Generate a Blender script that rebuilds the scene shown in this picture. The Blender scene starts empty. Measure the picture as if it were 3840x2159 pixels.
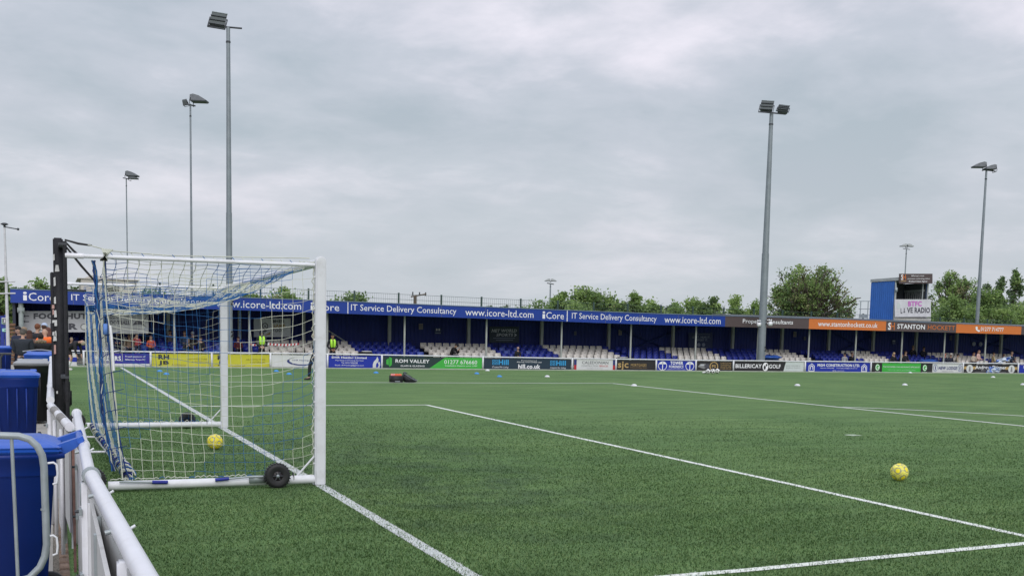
import bpy, bmesh, math, random
import numpy as np
from mathutils import Vector, Matrix
rnd = random.Random(7)
sc = bpy.context.scene
COL = sc.collection
R = math.radians

# ------------------------------------------------------------------ camera
CX, CY, CZ = -2.7723457, -12.4317317, 1.7458547
YAW, PITCH, ROLL, FPX, PPY = 0.3978762, -0.0976552, 0.0208641, 4102.677, 1656.31
fw = Vector((math.sin(YAW)*math.cos(PITCH), math.cos(YAW)*math.cos(PITCH), math.sin(PITCH)))
rt0 = Vector((math.cos(YAW), -math.sin(YAW), 0)); up0 = rt0.cross(fw)
rt = rt0*math.cos(ROLL)+up0*math.sin(ROLL); upv = -rt0*math.sin(ROLL)+up0*math.cos(ROLL)
cd = bpy.data.cameras.new("camera"); cam = bpy.data.objects.new("camera", cd); COL.objects.link(cam)
m = Matrix((rt, upv, -fw)).transposed().to_4x4(); m.translation = Vector((CX, CY, CZ)); cam.matrix_world = m
cd.sensor_width = 36; cd.lens = 36*FPX/3840; cd.shift_y = (PPY-1079.5)/3840; cd.clip_start = 0.05; cd.clip_end = 3000
sc.camera = cam

def ray(x, y): return fw + rt*((x-1920)/FPX) - upv*((y-PPY)/FPX)
def ground(x, y, z=0.0):
    d = ray(x, y); t = (z-CZ)/d.z; return Vector((CX, CY, CZ))+d*t
def at(x, y, Y):
    d = ray(x, y); t = (Y-CY)/d.y; return Vector((CX, CY, CZ))+d*t
def deep(x, y, D): return Vector((CX, CY, CZ))+ray(x, y)*D

# ------------------------------------------------------------------ world, sun
w = bpy.data.worlds.new("World"); sc.world = w; w.use_nodes = True
nt = w.node_tree; nt.nodes.clear()
def N(t, **k):
    n = nt.nodes.new(t)
    for a, b in k.items(): setattr(n, a, b)
    return n
SUN_EL, SUN_AZ = R(33), R(192)
sky = N('ShaderNodeTexSky', sky_type='NISHITA', sun_disc=False, sun_elevation=SUN_EL, sun_rotation=SUN_AZ)
sky.air_density = 1.0; sky.dust_density = 3.0
bsky = N('ShaderNodeBackground'); bsky.inputs[1].default_value = 0.07; nt.links.new(sky.outputs[0], bsky.inputs[0])
tc = N('ShaderNodeTexCoord'); sep = N('ShaderNodeSeparateXYZ'); nt.links.new(tc.outputs['Generated'], sep.inputs[0])
def mth(op, a, b=None, clamp=False):
    n = N('ShaderNodeMath', operation=op, use_clamp=clamp)
    for i, v in enumerate((a, b)):
        if v is None: continue
        if isinstance(v, (int, float)): n.inputs[i].default_value = v
        else: nt.links.new(v, n.inputs[i])
    return n.outputs[0]
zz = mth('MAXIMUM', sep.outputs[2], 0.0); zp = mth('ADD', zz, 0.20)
px_ = mth('DIVIDE', sep.outputs[0], zp); py_ = mth('DIVIDE', sep.outputs[1], zp)
cmb = N('ShaderNodeCombineXYZ'); nt.links.new(px_, cmb.inputs[0]); nt.links.new(py_, cmb.inputs[1])
def noise(scale, det, rough, off):
    mp = N('ShaderNodeMapping'); mp.inputs['Location'].default_value = off; mp.inputs['Scale'].default_value = (1.0, 1.0, 1)
    nt.links.new(cmb.outputs[0], mp.inputs[0])
    n = N('ShaderNodeTexNoise'); n.inputs['Scale'].default_value = scale; n.inputs['Detail'].default_value = det
    n.inputs['Roughness'].default_value = rough; n.inputs['Distortion'].default_value = 0.25; nt.links.new(mp.outputs[0], n.inputs[0]); return n.outputs[0]
n1 = noise(.85, 6, .55, (3.1, 7.7, 0)); n2 = noise(3.6, 6, .6, (1, 2, 5))
f = mth('ADD', mth('MULTIPLY', n1, .75), mth('MULTIPLY', n2, .25))
rp = N('ShaderNodeValToRGB'); nt.links.new(f, rp.inputs[0]); e = rp.color_ramp.elements
e[0].position = .38; e[0].color = (.44, .525, .59, 1)
e[1].position = .62; e[1].color = (.92, .91, .99, 1)
e2 = e.new(.50); e2.color = (.60, .655, .73, 1)
n3 = noise(1.7, 3, .5, (9, 4, 2))
hx = N('ShaderNodeMixRGB'); hx.inputs[2].default_value = (.60, .66, .69, 1)
nt.links.new(rp.outputs[0], hx.inputs[1])
hz = mth('SUBTRACT', 1.0, mth('MULTIPLY', zz, 4.0, True), True); nt.links.new(mth('MULTIPLY', hz, .8), hx.inputs[0])
tint = N('ShaderNodeMixRGB', blend_type='MULTIPLY'); tint.inputs[2].default_value = (1.03, .98, 1.01, 1)
nt.links.new(mth('MULTIPLY', n3, 1.0), tint.inputs[0]); nt.links.new(hx.outputs[0], tint.inputs[1])
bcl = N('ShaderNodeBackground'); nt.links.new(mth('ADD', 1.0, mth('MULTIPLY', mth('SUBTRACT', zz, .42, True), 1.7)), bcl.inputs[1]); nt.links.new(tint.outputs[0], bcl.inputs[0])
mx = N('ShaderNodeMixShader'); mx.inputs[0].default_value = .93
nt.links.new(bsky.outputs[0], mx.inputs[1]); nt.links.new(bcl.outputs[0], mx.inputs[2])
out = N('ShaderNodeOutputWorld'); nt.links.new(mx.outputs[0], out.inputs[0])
sd = bpy.data.lights.new("sun", 'SUN'); sd.energy = 1.35; sd.angle = R(38); sd.color = (1, .97, .92)
sun = bpy.data.objects.new("sun", sd); COL.objects.link(sun)
az = SUN_AZ; sdir = Vector((math.sin(az)*math.cos(SUN_EL), math.cos(az)*math.cos(SUN_EL), math.sin(SUN_EL)))
sun.rotation_euler = sdir.to_track_quat('Z', 'Y').to_euler()
vs = sc.view_settings; vs.view_transform = 'Standard'; vs.look = 'None'; vs.exposure = 0; vs.gamma = 1; vs.use_curve_mapping = False

# ------------------------------------------------------------------ materials
_m = {}
def mat(name, col=(.5, .5, .5), rough=.5, metal=0., var=.12, scale=6., bump=0., bscale=60., spec=None, trans=0.):
    if name in _m: return _m[name]
    mm = bpy.data.materials.new(name); mm.use_nodes = True; t = mm.node_tree; b = t.nodes['Principled BSDF']
    b.inputs['Roughness'].default_value = rough; b.inputs['Metallic'].default_value = metal
    if spec is not None: b.inputs['Specular IOR Level'].default_value = spec
    tcn = t.nodes.new('ShaderNodeTexCoord'); no = t.nodes.new('ShaderNodeTexNoise'); no.inputs['Scale'].default_value = scale
    no.inputs['Detail'].default_value = 5; t.links.new(tcn.outputs['Object'], no.inputs[0])
    cr = t.nodes.new('ShaderNodeValToRGB'); t.links.new(no.outputs[0], cr.inputs[0]); el = cr.color_ramp.elements
    el[0].position = .3; el[1].position = .7
    el[0].color = (*[c*(1-var) for c in col], 1); el[1].color = (*[min(1, c*(1+var)) for c in col], 1)
    t.links.new(cr.outputs[0], b.inputs['Base Color'])
    if bump:
        nb = t.nodes.new('ShaderNodeTexNoise'); nb.inputs['Scale'].default_value = bscale; nb.inputs['Detail'].default_value = 3
        t.links.new(tcn.outputs['Object'], nb.inputs[0]); bp = t.nodes.new('ShaderNodeBump'); bp.inputs['Strength'].default_value = bump
        bp.inputs['Distance'].default_value = .02; t.links.new(nb.outputs[0], bp.inputs['Height']); t.links.new(bp.outputs[0], b.inputs['Normal'])
    if trans:
        tr = t.nodes.new('ShaderNodeBsdfTranslucent'); t.links.new(cr.outputs[0], tr.inputs[0]); ms = t.nodes.new('ShaderNodeMixShader')
        ms.inputs[0].default_value = trans; o = t.nodes['Material Output']
        t.links.new(b.outputs[0], ms.inputs[1]); t.links.new(tr.outputs[0], ms.inputs[2]); t.links.new(ms.outputs[0], o.inputs[0])
    _m[name] = mm; return mm
def weathered(name, col, dirt, amount=.45, rough=.4, scale=5.):
    """painted surface with grime patches of their own shape"""
    if name in _m: return _m[name]
    mm = mat(name, col, rough, 0, .05); t = mm.node_tree; b = t.nodes['Principled BSDF']
    src = b.inputs['Base Color'].links[0].from_socket
    tcn = t.nodes.new('ShaderNodeTexCoord'); no = t.nodes.new('ShaderNodeTexNoise'); no.inputs['Scale'].default_value = scale
    no.inputs['Detail'].default_value = 8; no.inputs['Roughness'].default_value = .7; t.links.new(tcn.outputs['Object'], no.inputs[0])
    cr = t.nodes.new('ShaderNodeValToRGB'); t.links.new(no.outputs[0], cr.inputs[0]); el = cr.color_ramp.elements
    el[0].position = .52; el[0].color = (0, 0, 0, 1); el[1].position = .72; el[1].color = (amount, amount, amount, 1)
    mi = t.nodes.new('ShaderNodeMixRGB'); t.links.new(cr.outputs[0], mi.inputs[0]); t.links.new(src, mi.inputs[1])
    mi.inputs[2].default_value = (*dirt, 1); t.links.new(mi.outputs[0], b.inputs['Base Color']); return mm
WHITE = weathered('white_paint', (.70, .71, .75), (.36, .35, .33), .36, .35)
WHITE_OLD = weathered('old_white_plastic', (.74, .74, .79), (.42, .40, .37), .22, .28, 9)
GALV = mat('galvanised_steel', (.33, .37, .39), .45, .35, .15, 9)
MASTM = mat('mast_steel', (.23, .26, .29), .5, .25, .1, 3)
BLACK = mat('black_rubber', (.012, .012, .014), .6)
BLACKP = mat('black_padding', (.012, .012, .016), .75, 0, .3, 12, .3, 30)
DARK = mat('dark_metal', (.05, .055, .065), .5, .3)
NETW = mat('white_twine', (.56, .58, .50), .8, 0, .15, 3)
NETB = mat('blue_twine', (.015, .11, .32), .8, 0, .25, 3)
NETBD = mat('dark_blue_twine', (.012, .04, .16), .8)
BLUEP = mat('blue_bin_plastic', (.002, .028, .23), .5, 0, .10, 4, .05, 150)
BLUEL = mat('blue_lid_plastic', (.020, .10, .48), .38, 0, .10, 4, .05, 150)
SIGNB = mat('fascia_blue', (.004, .038, .29), .45, 0, .10, 1.5)
SIGNW = mat('sign_white', (.82, .82, .86), .5, 0, .03)
WALLB = mat('wall_blue', (.008, .022, .19), .6, 0, .15, 1.0)
ROOFM = mat('roof_sheet', (.22, .24, .25), .6)
CONC = mat('concrete', (.30, .29, .27), .85, 0, .2, 4, .3, 40)
SEATB = mat('seat_blue', (.012, .026, .27), .45, 0, .25, 1.3)
SEATW = mat('seat_white', (.74, .70, .67), .5, 0, .10, 2.3)
BRICK = mat('brick_edge', (.21, .14, .10), .9, 0, .35, 14, .5, 60)
SKIN = mat('skin', (.47, .29, .215), .55, 0, .08)
def cloth(n, c): return mat('cloth_'+n, c, .85, 0, .15, 20)
def paint(n, c): return mat('print_'+n, c, .5, 0, .04)

# ------------------------------------------------------------------ mesh builder
class MB:
    def __init__(s): s.v = []; s.f = []; s.mi = []; s.mats = []; s.sm = []
    def mid(s, m):
        if m not in s.mats: s.mats.append(m)
        return s.mats.index(m)
    def add(s, vs, fs, m, smooth=False):
        o = len(s.v); k = s.mid(m); s.v += [tuple(p) for p in vs]
        for f_ in fs: s.f.append(tuple(i+o for i in f_)); s.mi.append(k); s.sm.append(smooth)
    def box(s, x0, x1, y0, y1, z0, z1, m, bev=0.):
        if bev:
            bm = bmesh.new(); bmesh.ops.create_cube(bm, size=1)
            for v in bm.verts: v.co = Vector((x0+(v.co.x+.5)*(x1-x0), y0+(v.co.y+.5)*(y1-y0), z0+(v.co.z+.5)*(z1-z0)))
            bmesh.ops.bevel(bm, geom=bm.edges[:], offset=bev, segments=2, affect='EDGES'); s.bm(bm, m, True); return
        v = [(x0, y0, z0), (x1, y0, z0), (x1, y1, z0), (x0, y1, z0), (x0, y0, z1), (x1, y0, z1), (x1, y1, z1), (x0, y1, z1)]
        s.add(v, [(0, 3, 2, 1), (4, 5, 6, 7), (0, 1, 5, 4), (1, 2, 6, 5), (2, 3, 7, 6), (3, 0, 4, 7)], m)
    def bm(s, bm, m, smooth=False):
        bm.verts.index_update(); s.add([v.co.copy() for v in bm.verts], [[v.index for v in f_.verts] for f_ in bm.faces], m, smooth); bm.free()
    def tube(s, pts, r, m, n=8, caps=True, smooth=True):
        pts = [Vector(p) for p in pts]; L = len(pts); rr = r if isinstance(r, (list, tuple)) else [r]*L
        vs = []; prev = None
        for i, p in enumerate(pts):
            d = (pts[min(i+1, L-1)]-pts[max(i-1, 0)]);
            if d.length < 1e-9: d = Vector((0, 0, 1))
            d.normalize()
            if prev is None:
                a = Vector((0, 0, 1)) if abs(d.z) < .9 else Vector((1, 0, 0)); u = d.cross(a).normalized()
            else:
                u = prev - d*prev.dot(d); u.normalize()
            prev = u; v2 = d.cross(u)
            for k in range(n):
                t = 2*math.pi*k/n; vs.append(p+(u*math.cos(t)+v2*math.sin(t))*rr[i])
        fs = []
        for i in range(L-1):
            for k in range(n): fs.append((i*n+k, i*n+(k+1) % n, (i+1)*n+(k+1) % n, (i+1)*n+k))
        s.add(vs, fs, m, smooth)
        if caps: s.add(vs[:n], [tuple(range(n-1, -1, -1))], m); s.add(vs[(L-1)*n:], [tuple(range(n))], m)
    def lathe(s, prof, c, m, axis='Z', n=24, smooth=True):
        """prof [(r,h)]"""
        c = Vector(c); vs = []
        for r_, h in prof:
            for k in range(n):
                t = 2*math.pi*k/n; a, b = r_*math.cos(t), r_*math.sin(t)
                vs.append(c+(Vector((a, b, h)) if axis == 'Z' else Vector((a, h, b)) if axis == 'Y' else Vector((h, a, b))))
        fs = [(i*n+k, i*n+(k+1) % n, (i+1)*n+(k+1) % n, (i+1)*n+k) for i in range(len(prof)-1) for k in range(n)]
        s.add(vs, fs, m, smooth)
    def sphere(s, c, r, m, nu=16, nv=10, sc_=(1, 1, 1)):
        prof = [(max(1e-4, math.sin(math.pi*i/nv)), -math.cos(math.pi*i/nv)) for i in range(nv+1)]; vs = []
        for a, h in prof:
            for k in range(nu):
                t = 2*math.pi*k/nu; vs.append((c[0]+r*sc_[0]*a*math.cos(t), c[1]+r*sc_[1]*a*math.sin(t), c[2]+r*sc_[2]*h))
        s.add(vs, [(i*nu+k, i*nu+(k+1) % nu, (i+1)*nu+(k+1) % nu, (i+1)*nu+k) for i in range(nv) for k in range(nu)], m, True)
    def prism(s, poly, y0, y1, m, plane='XZ'):
        n = len(poly); P = (lambda a, b, t: (a, t, b)) if plane == 'XZ' else (lambda a, b, t: (t, a, b)) if plane == 'YZ' else (lambda a, b, t: (a, b, t))
        vs = [P(a, b, y0) for a, b in poly]+[P(a, b, y1) for a, b in poly]
        s.add(vs, [tuple(range(n)), tuple(range(2*n-1, n-1, -1))]+[(i, i+n, (i+1) % n+n, (i+1) % n) for i in range(n)], m)
    def build(s, name, parent=None, local=False):
        off = Vector((0, 0, 0)) if (local or parent is None) else WL[parent.name]
        me = bpy.data.meshes.new(name)
        me.from_pydata([(a-off.x, b-off.y, c-off.z) for a, b, c in s.v], [], s.f)
        for m_ in s.mats: me.materials.append(m_)
        me.polygons.foreach_set('material_index', s.mi); me.polygons.foreach_set('use_smooth', s.sm)
        me.update(); return link(name, me, parent)
WL = {}
def link(name, me, parent=None):
    o = bpy.data.objects.new(name, me); COL.objects.link(o)
    if parent is not None: o.parent = parent; WL[o.name] = WL[parent.name]
    else: WL[o.name] = Vector((0, 0, 0))
    return o
def tag(o, label=None, cat=None, group=None, kind=None):
    if label: o['label'] = label
    if cat: o['category'] = cat
    if group: o['group'] = group
    if kind: o['kind'] = kind
    return o
def thing(name, label, cat, loc=(0, 0, 0), rz=0, group=None):
    o = bpy.data.objects.new(name, None); COL.objects.link(o); o.empty_display_size = .1
    o.location = loc; o.rotation_euler = (0, 0, rz); WL[o.name] = Vector(loc); return tag(o, label, cat, group)
def struct(o): o['kind'] = 'structure'; return o
def arc(cx, cz, r, a0, a1, n): return [(cx+r*math.cos(R(a0+(a1-a0)*i/n)), cz+r*math.sin(R(a0+(a1-a0)*i/n))) for i in range(n+1)]

# text -> flat triangles, cached; returned in unit box (0..1,0..1)
_txt = {}
def glyphs(s, bold=0.0, shear=0.0):
    k = (s, bold, shear)
    if k in _txt: return _txt[k]
    c = bpy.data.curves.new('t', 'FONT'); c.body = s; c.offset = bold; c.shear = shear; c.resolution_u = 2; c.space_character = 1.0+bold*2
    o = bpy.data.objects.new('t', c); COL.objects.link(o); bpy.context.view_layer.update()
    me = bpy.data.meshes.new_from_object(o.evaluated_get(bpy.context.evaluated_depsgraph_get()))
    vs = [v.co.copy() for v in me.vertices]; fs = [tuple(p.vertices) for p in me.polygons]
    bpy.data.objects.remove(o); bpy.data.curves.remove(c); bpy.data.meshes.remove(me)
    x0 = min(v.x for v in vs); x1 = max(v.x for v in vs); y0 = min(v.y for v in vs); y1 = max(v.y for v in vs)
    _txt[k] = ([((v.x-x0)/(x1-x0), (v.y-y0)/(y1-y0)) for v in vs], fs); return _txt[k]
class Face:
    """a sign face: unit (u,v) -> world through four corners; marks sit proud of it"""
    def __init__(s, bl, br, tr, tl, nrm=(0, -1, 0)):
        s.c = [Vector(p) for p in (bl, br, tr, tl)]; s.n = Vector(nrm); s.mb = MB(); s.k = 1
    def P(s, u, v, lift): 
        a = s.c[0].lerp(s.c[1], u); b = s.c[3].lerp(s.c[2], u); return a.lerp(b, v)+s.n*lift
    def text(s, t, u0, u1, v0, v1, m, bold=0., shear=0., lift=.009):
        vs, fs = glyphs(t, bold, shear); s.mb.add([s.P(u0+(u1-u0)*a, v0+(v1-v0)*b, lift) for a, b in vs], fs, m)
    def poly(s, pts, m, lift=.006):
        s.mb.add([s.P(a, b, lift) for a, b in pts], [tuple(range(len(pts)))], m)
    def rect(s, u0, u1, v0, v1, m, lift=.006): s.poly([(u0, v0), (u1, v0), (u1, v1), (u0, v1)], m, lift)
    def ell(s, cu, cv, ru, rv, m, lift=.008, n=20): s.poly([(cu+ru*math.cos(2*math.pi*i/n), cv+rv*math.sin(2*math.pi*i/n)) for i in range(n)], m, lift)
    def build(s, name, parent): return s.mb.build(name, parent) if s.mb.f else None

# ------------------------------------------------------------------ ground
def turf_material(name='artificial_turf', c0=(.058, .122, .040), c1=(.170, .276, .110)):
    mm = bpy.data.materials.new(name); mm.use_nodes = True; t = mm.node_tree; b = t.nodes['Principled BSDF']
    b.inputs['Roughness'].default_value = .8; b.inputs['Specular IOR Level'].default_value = .12
    L = t.links.new; tcn = t.nodes.new('ShaderNodeTexCoord')
    def nz(scale, det, stretch=(1, 1, 1), rough=.6):
        mp = t.nodes.new('ShaderNodeMapping'); mp.inputs['Scale'].default_value = stretch; L(tcn.outputs['Object'], mp.inputs[0])
        n = t.nodes.new('ShaderNodeTexNoise'); n.inputs['Scale'].default_value = scale; n.inputs['Detail'].default_value = det
        n.inputs['Roughness'].default_value = rough; L(mp.outputs[0], n.inputs[0]); return n.outputs[0]
    def ramp(src, p0, c0, p1, c1):
        cr = t.nodes.new('ShaderNodeValToRGB'); L(src, cr.inputs[0]); el = cr.color_ramp.elements
        el[0].position = p0; el[0].color = (*c0, 1); el[1].position = p1; el[1].color = (*c1, 1); return cr.outputs[0]
    def mix(bt, fac, a, b_):
        n = t.nodes.new('ShaderNodeMixRGB'); n.blend_type = bt
        if isinstance(fac, float): n.inputs[0].default_value = fac
        else: L(fac, n.inputs[0])
        L(a, n.inputs[1])
        if isinstance(b_, tuple): n.inputs[2].default_value = (*b_, 1)
        else: L(b_, n.inputs[2])
        return n.outputs[0]
    fine = ramp(nz(26, 6, (1, 1, 1), .8), .34, c0, .66, c1)
    streak = ramp(nz(1.5, 6, (.35, 1.6, 1), .65), .3, (.74, .76, .74), .7, (1.24, 1.22, 1.18))
    broad = ramp(nz(.22, 4, (1, 1, 1), .6), .35, (.86, .90, .88), .65, (1.10, 1.06, 1.04))
    c = mix('MULTIPLY', 1.0, fine, streak); c = mix('MULTIPLY', 1.0, c, broad)
    # worn rubber-infill patches in the goal mouth
    sp = t.nodes.new('ShaderNodeSeparateXYZ'); L(tcn.outputs['Object'], sp.inputs[0])
    def mt(op, a, b_=0., cl=False):
        n = t.nodes.new('ShaderNodeMath'); n.operation = op; n.use_clamp = cl
        for i, v in enumerate((a, b_)):
            if isinstance(v, (int, float)): n.inputs[i].default_value = v
            else: L(v, n.inputs[i])
        return n.outputs[0]
    dx = mt('DIVIDE', mt('SUBTRACT', sp.outputs[0], 1.3), 2.3); dy = mt('DIVIDE', mt('SUBTRACT', sp.outputs[1], 1.6), 6.2)
    rr = mt('ADD', mt('MULTIPLY', dx, dx), mt('MULTIPLY', dy, dy))
    k = mt('SUBTRACT', 1.25, rr, True); pn = nz(1.3, 5, (1, 1, 1), .65)
    k = mt('MULTIPLY', k, ramp(pn, .42, (0, 0, 0), .66, (.50, .50, .50)), True)
    c = mix('MIX', k, c, (.045, .070, .055))
    L(c, b.inputs['Base Color'])
    bp = t.nodes.new('ShaderNodeBump'); bp.inputs['Strength'].default_value = .75; bp.inputs['Distance'].default_value = .02
    L(nz(90, 3, (1, 1, 1), .7), bp.inputs['Height']); L(bp.outputs[0], b.inputs['Normal'])
    return mm
TURF = turf_material()
gm = MB(); gm.box(-400, 700, -60, 900, -.35, -.03, mat('far_land', (.10, .16, .07), .9, 0, .3, .05)); struct(gm.build('ground'))
gm = MB(); gm.add([(-2.69, -16, 0), (75, -16, 0), (75, 38.17, 0), (-2.69, 38.17, 0)], [(0, 1, 2, 3)], TURF); struct(gm.build('pitch'))
gm = MB(); gm.add([(-30, -16, .0), (-2.80, -16, .0), (-2.80, 60, .0), (-30, 60, .0)], [(0, 1, 2, 3)], mat('path_concrete', (.34, .32, .29), .85, 0, .2, 1.2, .3, 50)); struct(gm.build('path'))
gm = MB(); gm.add([(-2.80, -16, -.004), (-2.69, -16, -.004), (-2.69, 38, -.004), (-2.80, 38, -.004)], [(0, 1, 2, 3)], mat('gravel', (.20, .18, .15), .95, 0, .6, 70, .8, 120)); struct(gm.build('gravel_strip'))
gm = MB(); y = -13.
while y < 3:
    L_ = .21; gm.box(-2.757, -2.690, y, y+L_-.008, -.05, .028+rnd.uniform(-.004, .004), BRICK, .006); y += L_
struct(gm.build('kerb'))
# markings: ribbons laid on the turf
def line_material():
    mm = mat('line_white', (.74, .77, .72), .8, 0, .18, 40, .5, 90); return mm
LINEW = line_material(); LINEF = mat('line_faded', (.48, .56, .42), .8, 0, .15, 3)
def ribbon(mb, pts, wd, m, z=.004):
    pts = [Vector((p[0], p[1], 0)) for p in pts]; L_ = len(pts); vs = []
    for i, p in enumerate(pts):
        d = (pts[min(i+1, L_-1)]-pts[max(i-1, 0)]).normalized(); n = Vector((-d.y, d.x, 0))*wd/2
        vs += [(p.x-n.x, p.y-n.y, z), (p.x+n.x, p.y+n.y, z)]
    mb.add(vs, [(2*i, 2*i+2, 2*i+3, 2*i+1) for i in range(L_-1)], m)
GA = (5.59, 12.885); PC = (16.62, 24.10)
LINES = [([(0.0, -15), (.0, -.3), (-.03, 7.4), (-.05, 19), (-.09, 37.2)], .12), ([GA, (5.52, -.66), (5.44, -5.40)], .10),
         ([(0.07, 12.915), GA], .12), ([(.07, -5.64), (2.06, -5.583), (5.38, -5.37)], .10),
         ([PC, (16.49, 15.2), (16.64, 5.1), (16.64, -12)], .125), ([(0, 24.5), (5.65, 24.37), (9.0, 24.16), PC], .15)]
mb = MB()
zz_ = .004
WORN = mat('line_worn', (.50, .53, .52), .85, 0, .35, 30, .5, 90)
for i_, (p, wd) in enumerate(LINES): ribbon(mb, p, wd, WORN if i_ == 0 else LINEW, zz_); zz_ += .0006
arcp = []
a0 = math.acos((16.7-11.03)/9.15)
for i in range(25):
    a = a0-2*a0*i/24; arcp.append((11.03+9.15*math.cos(a), 3.93+9.15*math.sin(a)))
ribbon(mb, arcp[:-1], .125, LINEW, zz_); zz_ += .0006
struct(mb.build('pitch_markings'))
mb = MB(); ribbon(mb, [(-2.6, 37.25), (74, 37.25)], .10, LINEF, .0095); struct(mb.build('touchline'))
mb = MB(); mb.box(-2.6, 74, 37.95, 38.16, -.05, .035, mat('edging', (.42, .44, .38), .8)); struct(mb.build('pitch_edging'))
mb = MB(); s_ = Vector((11.04, 3.93, 0)); mb.add([(s_.x-.13, s_.y-.13, .008), (s_.x+.14, s_.y-.10, .008), (s_.x+.11, s_.y+.14, .008), (s_.x-.15, s_.y+.11, .008)], [(0, 1, 2, 3)], mat('spot', (.42, .50, .38), .8)); struct(mb.build('penalty_spot'))

# near turf fibres
def fibres():
    rs = np.random.RandomState(3); n = 1250000
    # sample depth so density falls with distance
    u = rs.rand(n); D = 2.6+23*u**2.0; fx = rs.uniform(-.48, .95, n)
    c, s = math.cos(YAW), math.sin(YAW)
    X = CX+s*D+c*fx*D; Y = CY+c*D-s*fx*D
    k = (X > -2.66) & (rs.rand(n) < np.clip((.95-fx)/.35, 0, 1)) & (rs.rand(n) < np.clip((25.6-D)/15, 0, 1)) & (np.sin(X*1.3+Y*.7)*np.sin(X*.5-Y*1.1+2)*.25+.8 > rs.rand(n)); X, Y, D = X[k], Y[k], D[k]; n = len(X)
    def dist(p, q):
        p = np.array(p[:2]); q = np.array(q[:2]); d = q-p; L_ = np.hypot(*d); d = d/L_
        t = (X-p[0])*d[0]+(Y-p[1])*d[1]; e = np.abs(-(X-p[0])*d[1]+(Y-p[1])*d[0]); e[(t < 0) | (t > L_)] = 9; return e
    wl = np.zeros(n, bool)
    for p, wd in LINES:
        for a, b in zip(p[:-1], p[1:]): wl |= dist(a, b) < wd/2+rs.normal(0, .006, n)
    near_post = (np.hypot(X-.0, Y+.6) < .5); wl &= ~(near_post & (rs.rand(n) < .75))
    wl &= rs.rand(n) < .55
    h = rs.uniform(.010, .024, n)*np.where(wl, .8, 1.); wd = rs.uniform(.0018, .0034, n)*(.9+.07*D); a = rs.uniform(0, 2*math.pi, n)
    lean = rs.uniform(.0, .022, n); la = rs.uniform(0, 2*math.pi, n)
    v = np.zeros((n, 3, 3)); v[:, 0, 0] = X-np.cos(a)*wd; v[:, 0, 1] = Y-np.sin(a)*wd; v[:, 1, 0] = X+np.cos(a)*wd; v[:, 1, 1] = Y+np.sin(a)*wd
    v[:, 2, 0] = X+np.cos(la)*lean; v[:, 2, 1] = Y+np.sin(la)*lean; v[:, 2, 2] = h; v[:, :2, 2] = .001
    me = bpy.data.meshes.new('turf_fibres'); me.vertices.add(3*n); me.vertices.foreach_set('co', v.reshape(-1))
    me.loops.add(3*n); me.loops.foreach_set('vertex_index', np.arange(3*n, dtype=np.int32)); me.polygons.add(n)
    me.polygons.foreach_set('loop_start', np.arange(0, 3*n, 3, dtype=np.int32)); me.polygons.foreach_set('loop_total', np.full(n, 3, np.int32))
    for m_ in (turf_material('fibre_dark', (.036, .085, .026), (.050, .105, .036)), turf_material('fibre_green', (.092, .168, .056), (.130, .214, .080)), turf_material('fibre_light', (.188, .275, .118), (.245, .340, .162)), mat('fibre_white', (.70, .71, .70), .6)): me.materials.append(m_)
    mi = rs.choice([0, 1, 2], n, p=[.4, .4, .2]).astype(np.int32); mi[wl] = 3
    me.polygons.foreach_set('material_index', mi); me.update(calc_edges=True)
    o = link('turf_fibres', me); tag(o, 'short green artificial turf fibres covering the near corner of the pitch', 'turf', kind='stuff')
fibres()

# ------------------------------------------------------------------ goal
GN, GF = -.21, 7.30      # centre planes of near / far frames
goal = thing('football_goal', 'white freestanding football goal with blue and white net on the goal line', 'goal', (0, 3.6, 0))
def post(yc, top):
    mb = MB(); w2 = .060
    poly = [(-w2+.02, 0), (w2-.02, 0), (w2, .02)]+arc(0, top-w2, w2, 0, 180, 10)+[(-w2, .02)]
    bm = bmesh.new(); n = len(poly)
    a = [bm.verts.new((x, yc-.050, z)) for x, z in poly]; b = [bm.verts.new((x, yc+.050, z)) for x, z in poly]
    bm.faces.new(a); bm.faces.new(b[::-1])
    for i in range(n): bm.faces.new((a[i], b[i], b[(i+1) % n], a[(i+1) % n]))
    bmesh.ops.recalc_face_normals(bm, faces=bm.faces[:])
    bmesh.ops.bevel(bm, geom=[e_ for e_ in bm.edges if abs(e_.verts[0].co.y-e_.verts[1].co.y) < 1e-6], offset=.014, segments=2, affect='EDGES')
    mb.bm(bm, WHITE, False); return mb.build('post', goal)
post(GN, 2.57); post(GF, 2.50)
mb = MB(); mb.tube([(0, GN+.056, 2.505), (0, GF-.056, 2.44)], .045, WHITE, 16); mb.build('crossbar', goal)
for yc, zt in ((GN, 2.47), (GF, 2.445)):
    mb = MB(); mb.tube([(-.063, yc, zt), (-2.62, yc, zt-.012)], .021, WHITE, 12); mb.tube([(-2.46, yc, zt-.012), (-2.64, yc, zt-.012)], .028, WHITE_OLD, 12)
    mb.build('top_side_bar', goal)
    mb = MB(); mb.tube([(-.064, yc, .07), (-2.26, yc, .066)], .049, WHITE, 16)
    mb.tube([(-.30, yc, .10), (-.30-.004, yc, .10)], .0575, DARK, 16)
    mb.build('base_side_bar', goal)
    mb = MB(); mb.tube([(-.26, yc, .11), (-.063, yc, .33)], .011, WHITE, 8); mb.build('brace', goal)
def XRB(y): return float(np.interp(y, [-.2, 1, 2.2, 3.5, 5, 7.3], [-2.045, -2.06, -2.08, -2.12, -2.18, -2.21]))
mb = MB(); mb.tube([(XRB(y), y, .055) for y in (GN, 1, 2.2, 3.5, 5, GF)], .024, WHITE_OLD, 12)
for py in (1584, 1634, 1690):
    g = ground(340, py, .09); mb.tube([(-2.15, g.y, .075), (-2.60, g.y, .075)], .016, WHITE_OLD, 8)
mb.build('rear_ground_bar', goal)
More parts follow.
